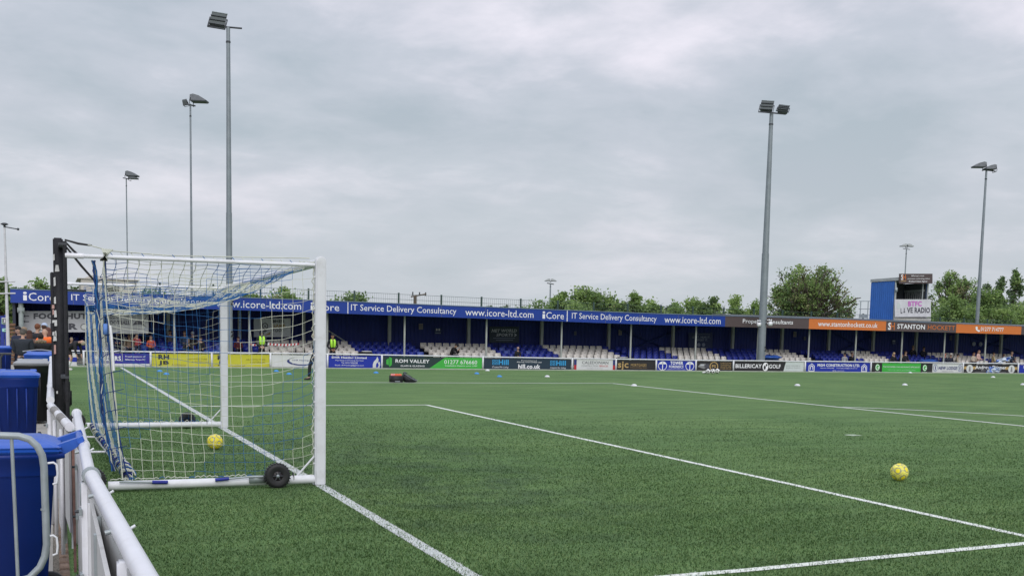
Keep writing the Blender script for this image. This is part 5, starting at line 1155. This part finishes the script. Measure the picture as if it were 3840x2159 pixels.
def pose(kind):
    """joints in metres, facing -Y"""
    if kind == 'stand': return dict(pel=(0, 0, .96), che=(0, .0, 1.32), nek=(0, .0, 1.50), hed=(0, -.02, 1.66), sh=.185, el=[(-.25, .03, 1.12), (.25, .03, 1.12)], wr=[(-.27, -.05, .88), (.27, -.05, .88)], kn=[(-.10, -.02, .50), (.10, -.02, .50)], an=[(-.11, .02, .08), (.11, .02, .08)])
    if kind == 'queue': return dict(pel=(0, 0, .96), che=(0, .02, 1.32), nek=(0, -.01, 1.49), hed=(0, -.05, 1.64), sh=.19, el=[(-.27, -.02, 1.12), (.27, -.02, 1.12)], wr=[(-.14, -.24, 1.06), (.14, -.24, 1.06)], kn=[(-.10, -.02, .50), (.10, -.02, .50)], an=[(-.11, .02, .08), (.11, .02, .08)])
    if kind == 'steward': return dict(pel=(0, 0, .96), che=(0, .0, 1.32), nek=(0, .0, 1.50), hed=(0, -.02, 1.66), sh=.19, el=[(-.27, .0, 1.12), (.27, .0, 1.12)], wr=[(-.07, -.24, .95), (.06, -.24, .95)], kn=[(-.10, -.02, .50), (.10, -.02, .50)], an=[(-.12, .02, .08), (.12, .02, .08)])
    if kind == 'sit': return dict(pel=(0, .02, .50), che=(0, .03, .86), nek=(0, .0, 1.04), hed=(0, -.03, 1.19), sh=.18, el=[(-.25, -.03, .68), (.25, -.03, .68)], wr=[(-.10, -.28, .62), (.10, -.28, .62)], kn=[(-.12, -.44, .52), (.12, -.44, .52)], an=[(-.12, -.42, .08), (.12, -.42, .08)])
    if kind == 'lean': return dict(pel=(0, .02, .50), che=(0, -.12, .82), nek=(0, -.24, .97), hed=(0, -.33, 1.08), sh=.18, el=[(-.26, -.32, .62), (.24, -.34, .64)], wr=[(-.06, -.44, .82), (.05, -.46, .84)], kn=[(-.14, -.44, .52), (.14, -.44, .52)], an=[(-.14, -.42, .08), (.14, -.42, .08)])
    if kind == 'raise': return dict(pel=(0, .02, .50), che=(0, .03, .86), nek=(0, .0, 1.04), hed=(0, -.03, 1.19), sh=.17, el=[(-.30, -.12, .80), (.24, -.05, .68)], wr=[(-.16, -.24, 1.04), (.10, -.28, .62)], kn=[(-.10, -.44, .52), (.10, -.44, .52)], an=[(-.10, -.42, .08), (.10, -.42, .08)])
    if kind == 'bend': return dict(pel=(0, .10, .92), che=(0, -.25, 1.12), nek=(0, -.42, 1.18), hed=(0, -.58, 1.17), sh=.19, el=[(-.24, -.38, .90), (.24, -.38, .90)], wr=[(-.20, -.42, .66), (.20, -.42, .66)], kn=[(-.20, -.18, .50), (.22, .02, .50)], an=[(-.24, -.02, .08), (.30, .25, .08)])
    if kind == 'walk': return dict(pel=(0, 0, .95), che=(0, .0, 1.32), nek=(0, -.01, 1.50), hed=(0, -.04, 1.65), sh=.185, el=[(-.25, .08, 1.13), (.25, -.04, 1.12)], wr=[(-.26, .05, .88), (.26, -.16, .92)], kn=[(-.09, -.18, .52), (.09, .06, .50)], an=[(-.10, -.20, .08), (.10, .30, .14)])
def person(loc, yaw, kind, label, top, legs, hair=(.03, .02, .015), s=1., cap=None, long=False, vest=None, shorts=False, bald=False, hood=None, group='people in the stand', face=SKIN, slim=1., cat='person', shoes=(.02, .02, .02), bulk=1.):
    q = pose(kind); o = thing('person', label, cat, loc, yaw, group); o.scale = (s, s, s); V = Vector
    pel, che, nek, hed = V(q['pel']), V(q['che']), V(q['nek']), V(q['hed']); sh = q['sh']*slim
    up = (hed-nek).normalized(); side_ = V((1, 0, 0)); sl = V((-sh, che.y+.02*0, 0)); spine = (nek-pel).normalized()
    shp = [nek-spine*.08+side_*(-sh), nek-spine*.08+side_*sh]
    hips = [pel+V((-.09, 0, -.05)), pel+V((.09, 0, -.05))]; ell = [V(a) for a in q['el']]; wri = [V(a) for a in q['wr']]; kne = [V(a) for a in q['kn']]; ank = [V(a) for a in q['an']]
    f = hed-V((0, 0, 0)); fwd = (V((0, -1, 0))-up*V((0, -1, 0)).dot(up)).normalized()
    def P(v, r): return (v.x, v.y, v.z, r)
    ch = [[P(pel, (.15, .11)), P(pel.lerp(nek, .35), (.125, .09)), P(che, (.15, .10)), P(nek-spine*.05, (.09, .07)), P(nek, .052), P(nek+up*.05, .052), P(hed-up*.075+fwd*.012, (.062, .07)), P(hed, (.078, .094)), P(hed+up*.065, (.070, .084)), P(hed+up*.105, (.03, .04))]]
    n = 10
    ch.append([7, P(hed-up*.01+fwd*.105, .014)]); n += 1          # nose
    for sx in (-1, 1): ch.append([7, P(hed+side_*sx*.088-fwd*.005, .014)]); n += 1      # ears
    for k in range(2):
        d = (wri[k]-ell[k]).normalized(); h = wri[k]+d*.07
        ch.append([3, P(shp[k], .058), P(shp[k].lerp(ell[k], .5), .050), P(ell[k], .040), P(ell[k].lerp(wri[k], .5), .036), P(wri[k], .026), P(wri[k]+d*.035, (.034, .018)), P(h, (.036, .016))]); n += 7; hand = n-1
        sd = d.cross(V((0, 1, 0))); sd = sd.normalized() if sd.length > .1 else V((1, 0, 0)); cu = d.cross(sd)
        if cu.y > 0: cu = -cu
        for j, (off, ln) in enumerate(((-.027, .065), (-.009, .078), (.009, .072), (.027, .055))):
            a = h+sd*off+d*.03; b = a+d*ln*.55+cu*.014; c_ = b+d*ln*.3+cu*.03; ch.append([hand, P(a, .0085), P(b, .008), P(c_, .0065)]); n += 3
        th = wri[k]+d*.03-sd*.034; ch.append([hand-1, P(th, .010), P(th+d*.04-sd*.012+cu*.01, .009)]); n += 2
    for k in range(2):
        toe = ank[k]+V((0, -.13, -.035))
        ch.append([0, P(hips[k], .085), P(hips[k].lerp(kne[k], .5), .072), P(kne[k], .052), P(kne[k].lerp(ank[k], .35), .053), P(ank[k], .034), P(toe, (.036, .026))]); n += 6
    joined('body', [skin(ch)], face, o)
    # clothes: thicker shells that follow the body
    tc_ = [[P(pel+V((0, 0, -.07)), (.150*bulk, .115*bulk)), P(pel+V((0, 0, -.02)), (.165*bulk, .125*bulk)), P(pel.lerp(nek, .35), (.155*bulk, .118*bulk)), P(che, (.172*bulk, .125*bulk)), P(nek-spine*.055, (.105*bulk, .085*bulk)), P(nek-spine*.005, (.066, .064))]]; tc_[0] = tc_[0][1:]; n = 5
    slv = .48 if False else 1.0
    for k in range(2):
        w0 = wri[k].lerp(ell[k], .06); bb = bulk**.8; tc_.append([3, P(shp[k], .076*bb), P(shp[k].lerp(ell[k], .5), .066*bb), P(ell[k], .056*bb), P(ell[k].lerp(wri[k], .5), .050*bb), P(w0, .040)])
    cl = lambda c: cloth('%d_%d_%d' % tuple(int(x*1000) for x in c), c)
    joined('top', [skin(tc_)], cl(top), o)
    lc = [[P(pel+V((0, 0, .05)), (.155, .118)), P(pel+V((0, 0, -.02)), (.16, .12))]]
    for k in range(2):
        if shorts: lc.append([1, P(hips[k], .100), P(hips[k].lerp(kne[k], .5), .098), P(hips[k].lerp(kne[k], .72), .090)])
        else: lc.append([1, P(hips[k], .098), P(hips[k].lerp(kne[k], .5), .086), P(kne[k], .068), P(kne[k].lerp(ank[k], .5), .064), P(ank[k]+V((0, 0, .02)), .055)])
    joined('shorts' if shorts else 'trousers', [skin(lc)], cl(legs), o)
    mb = MB()
    for k in range(2):
        a = ank[k]; mb.tube([a+V((0, .05, -.03)), a+V((0, .0, -.03)), a+V((0, -.09, -.045)), a+V((0, -.17, -.055)), a+V((0, -.20, -.06))], [.035, .048, .046, .036, .018], cl(shoes), 10)
    mb.build('shoes', o, True)
    if shorts:
        mb = MB()
        for k in range(2): mb.tube([ank[k]+V((0, 0, -.02)), ank[k].lerp(kne[k], .5), ank[k].lerp(kne[k], .72)], [.042, .058, .060], SIGNW, 10)
        mb.build('socks', o, True)
    hm = cl(hair) if not bald else None
    if hm is not None:
        hb_ = MB(); egg(hb_, hed+up*.036-fwd*.020, (.089, .101, .098), up, fwd, hm)
        if long: egg(hb_, hed-up*.11-fwd*.055, (.100, .062, .20), up, fwd, hm)
        hb_.build('hair', o, True)
    mb = MB()
    for sx in (-1, 1): mb.sphere(hed+up*.012+side_*sx*.033+fwd*.088, .011, BLACK, 6, 4)
    mb.build('eyes', o, True)
    if cap is not None:
        hb_ = MB(); egg(hb_, hed+up*.058-fwd*.008, (.096, .112, .092), up, fwd, cl(cap)); egg(hb_, hed+up*.058+fwd*.125, (.066, .055, .010), up, fwd, cl(cap)); hb_.build('cap', o, True)
    if hood is not None:
        hb_ = MB(); egg(hb_, hed+up*.02-fwd*.030, (.118, .125, .135), up, fwd, cl(hood)); egg(hb_, nek+up*.02, (.12, .11, .08), up, fwd, cl(hood)); hb_.build('hood', o, True)
    if vest is not None:
        for sx in (-1, 1):
            mb = MB(); c_ = che+V((sx*.085, -.145, 0)); VM = mat('hi_vis_yellow', (.45, .85, .06), .6)
            mb.tube([c_+V((.0, .10, .17)), c_+V((0, .01, .10)), c_, c_+V((-sx*.01, .01, -.15)), c_+V((-sx*.02, .03, -.22))], [.045, .062, .068, .066, .05], VM, 8)
            mb.build('vest_panel', o, True)
    return o
def seat_pos(px, pytop, row, s, hh=1.32):
    """place a seated person so the head top projects at pytop"""
    Y = ROWY[row]-.18; p = at(px, pytop, Y); return (p.x, Y, p.z-hh*s)
S = .86; DK = (.012, .014, .022); NV = (.015, .022, .05)
G1 = 'people queueing on the path'
def qp(px, pytop, D, h, kind='queue'):
    p = deep(px, pytop, D); return (p.x, p.y, max(0, p.z-h)), p.z/h
def queue(px, pytop, D, yaw, label, top, legs, **k):
    p = deep(px, pytop, D); s = min(1.06, max(.9, p.z/1.78)); person((p.x, p.y, p.z-1.78*s), yaw, 'queue', label, top, legs, s=s, group=G1, **k)
B_ = R(180)
queue(84, 1233, 30, B_-R(18), 'person in a dark padded jacket and grey flat cap at the queue front', (.018, .024, .034), DK, hair=(.10, .09, .08), cap=(.07, .062, .055), slim=1.2, bulk=1.45)
queue(152, 1249, 30.5, B_, 'person with dark hair in a black coat with a patterned collar', (.010, .010, .012), DK, hair=(.02, .012, .010), slim=1.35, bulk=1.6)
p_ = deep(153, 1281, 30.3); mb = MB(); mb.tube([p_+Vector((-.13, -.12, 0)), p_+Vector((0, -.2, .02)), p_+Vector((.13, -.12, 0))], [.04, .06, .04], mat('scarf_pattern', (.20, .15, .10), .9, 0, .7, 30), 8); tag(mb.build('scarf'), 'brown patterned scarf around the neck of the black coat', 'scarf')
queue(169, 1229, 31.5, B_+R(10), 'bald person in a bright orange top', (.85, .16, .03), DK, bald=True, slim=1.15, bulk=1.25)
queue(110, 1236, 32.5, B_, 'person with long brown hair and striped top in the queue', (.10, .06, .05), NV, hair=(.06, .025, .018), long=True, bulk=1.2)
queue(72, 1222, 33, R(-40), 'person with dark hair turning their pale face in the queue', NV, NV, bulk=1.3, hair=(.012, .010, .012))
queue(94, 1224, 33.5, R(-60), 'person in profile with short fair hair in the queue', (.05, .05, .07), NV, bulk=1.3, hair=(.25, .18, .12))
queue(138, 1212, 34, R(150), 'tall person with ginger brown hair in a dark top', DK, NV, bulk=1.3, hair=(.16, .06, .03))
queue(164, 1211, 35, B_-R(20), 'person wearing a pale blue baseball cap', DK, NV, bulk=1.3, cap=(.42, .50, .68), hair=(.08, .04, .03))
queue(183, 1226, 34, B_+R(30), 'person with reddish brown hair beside the black post', (.04, .02, .02), NV, hair=(.12, .05, .04), long=True)
queue(192, 1262, 33.5, B_, 'person in white at the right end of the queue', (.60, .60, .62), NV, hair=(.05, .03, .02), slim=.9)
# players
g = ground(262, 1387); person((g.x, g.y, 0), R(60), 'bend', 'player in black shorts bending forward by the far boards', (.014, .014, .02), (.02, .012, .016), hair=(.35, .30, .22), s=.93, shorts=True, group='players warming up', shoes=(.6, .6, .6))
g = ground(1172, 1424); person((g.x+.10, g.y, 0), R(-75), 'walk', 'person in black tracksuit half hidden behind the near goalpost', DK, DK, s=.97, group='players warming up', shoes=(.03, .03, .03))
# stewards
def stand_p(px, pytop, Y, yaw, kind, label, top, legs, s=S, **k):
    p = at(px, pytop, Y); person((p.x, Y, p.z-1.79*s), yaw, kind, label, top, legs, s=s, **k)
stand_p(1247, 1252, 40.2, 0, 'steward', 'steward in yellow hi-vis vest standing right of the near goalpost', DK, DK, vest=1, hair=(.012, .01, .01), s=.92, group='stewards', face=mat('skin_tan', (.30, .16, .10), .55))
stand_p(981, 1239, 40.2, 0, 'steward', 'steward in hi-vis vest and dark hood seen through the net', DK, DK, vest=1, hood=DK, s=.94, group='stewards')
def seated(px, pytop, row, label, top, legs=NV, kind='sit', yaw=0, s=S, **k):
    hh = 1.20 if kind == 'lean' else 1.32; person(seat_pos(px, pytop, row, s, hh), yaw, kind, label, top, legs, s=s, **k)
seated(484, 1253, 1, 'person in a tan coat seated through the net, left of two children', (.22, .16, .12), hair=(.20, .15, .11))
seated(513, 1252, 0, 'child in a red patterned coat with a hand to the face', (.32, .05, .06), kind='raise', s=.72, long=True, hair=(.12, .06, .04))
seated(566, 1258, 0, 'girl with long hair in a red and orange coat over a blue top', (.50, .09, .04), s=.76, long=True, hair=(.16, .08, .05))
seated(440, 1232, 1, 'person in a dark blue coat behind the leaning white net pole', (.015, .03, .10), hair=(.10, .08, .07), s=.95)
seated(548, 1230, 3, 'person in dark clothes high behind the children', NV, hair=(.06, .04, .03))
seated(637, 1236, 3, 'person in a grey top by the column behind the goal', (.13, .12, .14))
seated(692, 1240, 2, 'person in a blue top seated behind the yellow board', (.05, .09, .18), hair=(.14, .08, .06))
seated(722, 1243, 2, 'person with a white face covering seated behind the yellow board', (.03, .03, .04), cap=(.45, .47, .50))
seated(703, 1270, 0, 'person in black leaning over a paper, left of the far goalpost', (.02, .02, .025), kind='lean', hair=(.15, .12, .10), s=.9)
seated(752, 1262, 0, 'person with raised arm beside the one reading', (.015, .015, .02), kind='raise', s=.85)
seated(893, 1262, 1, 'person in black with a red top right of the tallest mast', (.10, .015, .02), hair=(.08, .03, .03), s=.8)
seated(268, 1264, 0, 'fair haired child beside the bending player', DK, hair=(.35, .30, .22), s=.85)
seated(1691, 1287, 0, 'person in black cap and padded jacket leaning on one hand', (.010, .010, .014), kind='lean', yaw=R(50), cap=DK, s=.95)
seated(1942, 1301, 0, 'child in a pale bobble hat and black coat', DK, cap=(.62, .42, .36), s=.70, hair=(.45, .33, .28))
seated(3168, 1322, 0, 'child in a dark cap and grey top above the blue house board', (.36, .37, .42), cap=DK, s=.80)
seated(3195, 1321, 0, 'teenager in black with hand on chin above the blue house board', DK, kind='raise', s=.82, hair=(.08, .03, .025))
seated(3352, 1320, 0, 'blonde woman in black beside another woman in black', DK, s=.84, long=True, hair=(.62, .45, .27))
seated(3381, 1325, 0, 'person in black with raised pale hand between two women', DK, kind='raise', s=.78, hair=(.10, .05, .04))
seated(3396, 1315, 0, 'dark haired woman in black with a white badge', DK, s=.90, long=True, hair=(.04, .02, .015))
seated(3424, 1294, 3, 'man in a dark suit and white shirt in the top row', (.012, .012, .02), s=.95, hair=(.14, .10, .08))
seated(3464, 1299, 3, 'man in a dark blue coat beside the man in the suit', (.012, .016, .035), s=.92, hair=(.03, .025, .03))
seated(3543, 1323, 0, 'red faced bald man in a navy jacket above the white crest board', (.025, .032, .06), bald=True, s=.88, face=mat('skin_red', (.52, .20, .15), .55))
seated(3565, 1324, 0, 'man in a pale cap and navy jacket beside the bald man', (.025, .030, .055), cap=(.62, .58, .55), s=.86)
seated(3591, 1326, 0, 'person in a beige top and black cap bending sideways', (.42, .36, .28), yaw=R(40), cap=DK, s=.84)
seated(3652, 1321, 0, 'girl with brown hair in a cream top at the rail', (.60, .52, .44), s=.80, long=True, hair=(.20, .10, .07))
stand_p(3670, 1312, 40.6, R(20), 'queue', 'girl in pink and white climbing over the rail', (.58, .38, .34), (.62, .60, .64), s=.80, long=True, hair=(.22, .11, .08))
seated(3726, 1321, 0, 'person in a tan jacket turned sideways near the flag', (.48, .38, .22), yaw=R(60), s=.85, hair=(.06, .03, .02))
seated(3764, 1327, 1, 'child peering over the chequered flag', (.10, .12, .22), s=.75, hair=(.12, .05, .04))
seated(3794, 1317, 0, 'man in a navy jacket over a blue top behind the flag', (.02, .03, .06), s=.95, hair=(.20, .14, .11))
seated(3806, 1342, 0, 'small child in a white top at the rail by the right edge', (.65, .60, .60), s=.60, hair=(.30, .14, .10))

# ------------------------------------------------------------------ balls, markers, kit
def ball(c, r, label, cmain, cring, cbase, rot, group, dirt=None):
    ph = (1+5**.5)/2; dirs = [Vector(v).normalized() for a in (-1, 1) for b in (-1, 1) for v in ((0, a, b*ph), (a, b*ph, 0), (b*ph, 0, a))]
    M_ = Matrix.Rotation(rot[0], 3, 'X') @ Matrix.Rotation(rot[1], 3, 'Z'); dirs = [M_ @ d for d in dirs]
    mb = MB(); mb.sphere((c[0], c[1], r), r, cbase, 64, 40); k1, k2 = mb.mid(cmain), mb.mid(cring); k0 = mb.mid(cbase); k3 = mb.mid(dirt) if dirt else k0
    for i, f_ in enumerate(mb.f):
        v = (sum((Vector(mb.v[j]) for j in f_), Vector())/4-Vector((c[0], c[1], r))).normalized(); a = sorted(math.acos(max(-1, min(1, v.dot(d)))) for d in dirs)
        if a[0] < .27: mb.mi[i] = k1
        elif a[0] < .33: mb.mi[i] = k2
        elif a[1]-a[0] < .055 and a[2]-a[1] > .25: mb.mi[i] = k2
        elif dirt and a[0] < .40: mb.mi[i] = k3
    return tag(mb.build('football'), label, 'football', group)
YL = mat('ball_yellow', (.90, .74, .02), .4, 0, .12, 12); YO = mat('ball_orange_yellow', (.55, .32, .01), .4); YG = mat('ball_grey_green', (.30, .31, .20), .5, 0, .3, 20); YP = mat('ball_pale_yellow', (.82, .72, .12), .45, 0, .3, 14)
g = ground(3371, 1802); ball((g.x, g.y), .112, 'yellow football on open turf inside the goal area at right', YL, YG, YP, (.6, .4), 'yellow footballs', YG)
g = ground(806, 1684); ball((g.x, g.y), .112, 'yellow football inside the goal', YL, YG, YL, (.2, 1.0), 'yellow footballs', YG)
BW1, BW2, BW3 = mat('ball_white', (.75, .75, .75), .4), mat('ball_black', (.03, .03, .035), .4), mat('ball_grey', (.3, .3, .3), .5)
for px, py, lab in ((2655, 1400, 'left of three black and white footballs by the far boards'), (2673, 1400, 'middle of three black and white footballs by the far boards'), (2690, 1399, 'right of three black and white footballs by the far boards')):
    g = ground(px, py+1); ball((g.x, g.y), .125, lab, BW2, BW3, BW1, (px*.3, px*.7), 'black and white footballs')
g = ground(2641, 1400); mb = MB(); bm = bmesh.new(); bmesh.ops.create_uvsphere(bm, u_segments=12, v_segments=8, radius=1)
for v in bm.verts: v.co = Vector((g.x+v.co.x*.13+.02*math.sin(v.co.y*5), g.y+v.co.y*.1, .05+v.co.z*.05))
mb.bm(bm, BW1, True); tag(mb.build('crumpled_bib'), 'white crumpled bib beside the row of footballs', 'bib')
DB, DW = mat('marker_blue', (.04, .24, .60), .45), mat('marker_white', (.66, .66, .70), .45)
def disc_mesh(m):
    mb = MB(); mb.lathe([(.135, .0), (.135, .006), (.10, .055), (.045, .085), (.04, .083), (.09, .045), (.12, .003)], (0, 0, 0), m, 'Z', 20); return mesh_of(mb, 'marker')
DBM, DWM = disc_mesh(DB), disc_mesh(DW)
for px, py, c, lab in ((599, 1393, 0, 'blue marker disc through the net, left one of the upper pair'), (624, 1404, 0, 'blue marker disc through the net, right of the left pair'), (1036, 1393, 0, 'blue marker disc behind the net left of the near post, higher one'), (1084, 1404, 0, 'blue marker disc behind the net nearest the near post'),
                       (1410, 1399, 0, 'blue marker disc below the flame board'), (1788, 1402, 0, 'blue marker disc below the bright green board end'), (1873, 1413, 0, 'blue marker disc below the first cyan logo'), (1828, 1390, 1, 'white marker disc close to the boards by the green board corner'),
                       (2052, 1413, 1, 'white marker disc below the second cyan logo'), (2378, 1447, 1, 'white marker disc lying on the penalty area line'), (2990, 1446, 1, 'white marker disc on open turf below the golf board'), (3393, 1444, 1, 'white marker disc on open turf below the green insurance board'),
                       (3413, 1398, 1, 'white marker disc near the boards by the G square'), (3724, 1415, 1, 'white marker disc below the dark board and hanging flag'), (3836, 1443, 1, 'white marker disc at the right picture edge')):
    g = ground(px, py); o = bpy.data.objects.new('marker_disc', (DBM, DWM)[c]); COL.objects.link(o); o.location = (g.x, g.y, .004); o.scale = (.85,)*3; tag(o, lab, 'marker', 'marker discs on the turf')
# crate of bottles and holdall on the penalty area line
g = ground(1496, 1434); cr_ = thing('bottle_crate', 'black crate filled with orange topped bottles on the penalty line', 'crate', (g.x, g.y, 0)); x0, y0 = at(1469, 1400, g.y).x, g.y; x1 = at(1512, 1400, g.y).x
mb = MB(); h = .24
for a in ((x0, x1, y0, y0+.02), (x0, x1, y0+.3, y0+.32), (x0, x0+.02, y0+.02, y0+.3), (x1-.02, x1, y0+.02, y0+.3)): mb.box(*a, .01, h, BLACK, .004)
mb.box(x0+.02, x1-.02, y0+.02, y0+.3, .0, .03, BLACK); mb.box(x0+.12, x0+.30, y0-.012, y0-.001, .03, .055, GALV); mb.build('crate', cr_)
OR_ = mat('bottle_orange', (.75, .13, .05), .4); PK = mat('bottle_pink', (.75, .42, .55), .4)
for i in range(5):
    for j in range(3):
        mb = MB(); X = x0+.06+i*(x1-x0-.12)/4; Y = y0+.06+j*.1; mb.lathe([(.001, .03), (.033, .03), (.033, .23), (.02, .27), (.016, .30), (.001, .305)], (X, Y, 0), PK if (i < 2 and j == 1) else OR_, 'Z', 10); mb.build('bottle', cr_)
hb = thing('holdall', 'black holdall slumped beside the bottle crate', 'bag', (x1+.3, g.y, 0)); x2 = at(1569, 1430, g.y).x
bm = bmesh.new(); bmesh.ops.create_uvsphere(bm, u_segments=28, v_segments=14, radius=1); Lh = x2-x1
for v in bm.verts:
    u = (v.co.x+1)/2; hgt = .30*(1-u)**.9+.06; v.co = Vector((x1+u*Lh, y0+.18+v.co.y*.20, max(.004, hgt*.5+v.co.z*hgt*.58+.02*math.sin(u*14)*abs(v.co.y))))
mb = MB(); mb.bm(bm, mat('bag_black', (.014, .014, .02), .6, 0, .2, 10, .4, 30), True); mb.build('bag', hb)
mb = MB(); mb.tube([(x1+.05, y0+.04, .31), (x1+Lh*.4, y0-.01, .20), (x1+Lh*.75, y0-.015, .09), (x1+Lh*.98, y0+.04, .075)], .012, mat('bag_piping', (.20, .21, .25), .5), 6); mb.build('piping', hb)
GLV = mat('glove_green_grey', (.05, .075, .07), .7, 0, .3, 20)
for a, z, lab in ((.17, .33, 'dark grey green glove on the high end of the holdall'), (.42, .22, 'dark glove on the middle of the holdall'), (.72, .12, 'dark glove near the low end of the holdall')):
    mb = MB(); mb.sphere((x1+Lh*a, y0+.12, z), .06, GLV, 12, 8, (1.25, 1, .75))
    for k in range(4): mb.tube([(x1+Lh*a+.04, y0+.08+k*.025, z), (x1+Lh*a+.12, y0+.07+k*.03, z-.02)], [.013, .009], GLV, 6)
    tag(mb.build('glove'), lab, 'glove', 'gloves on the holdall')
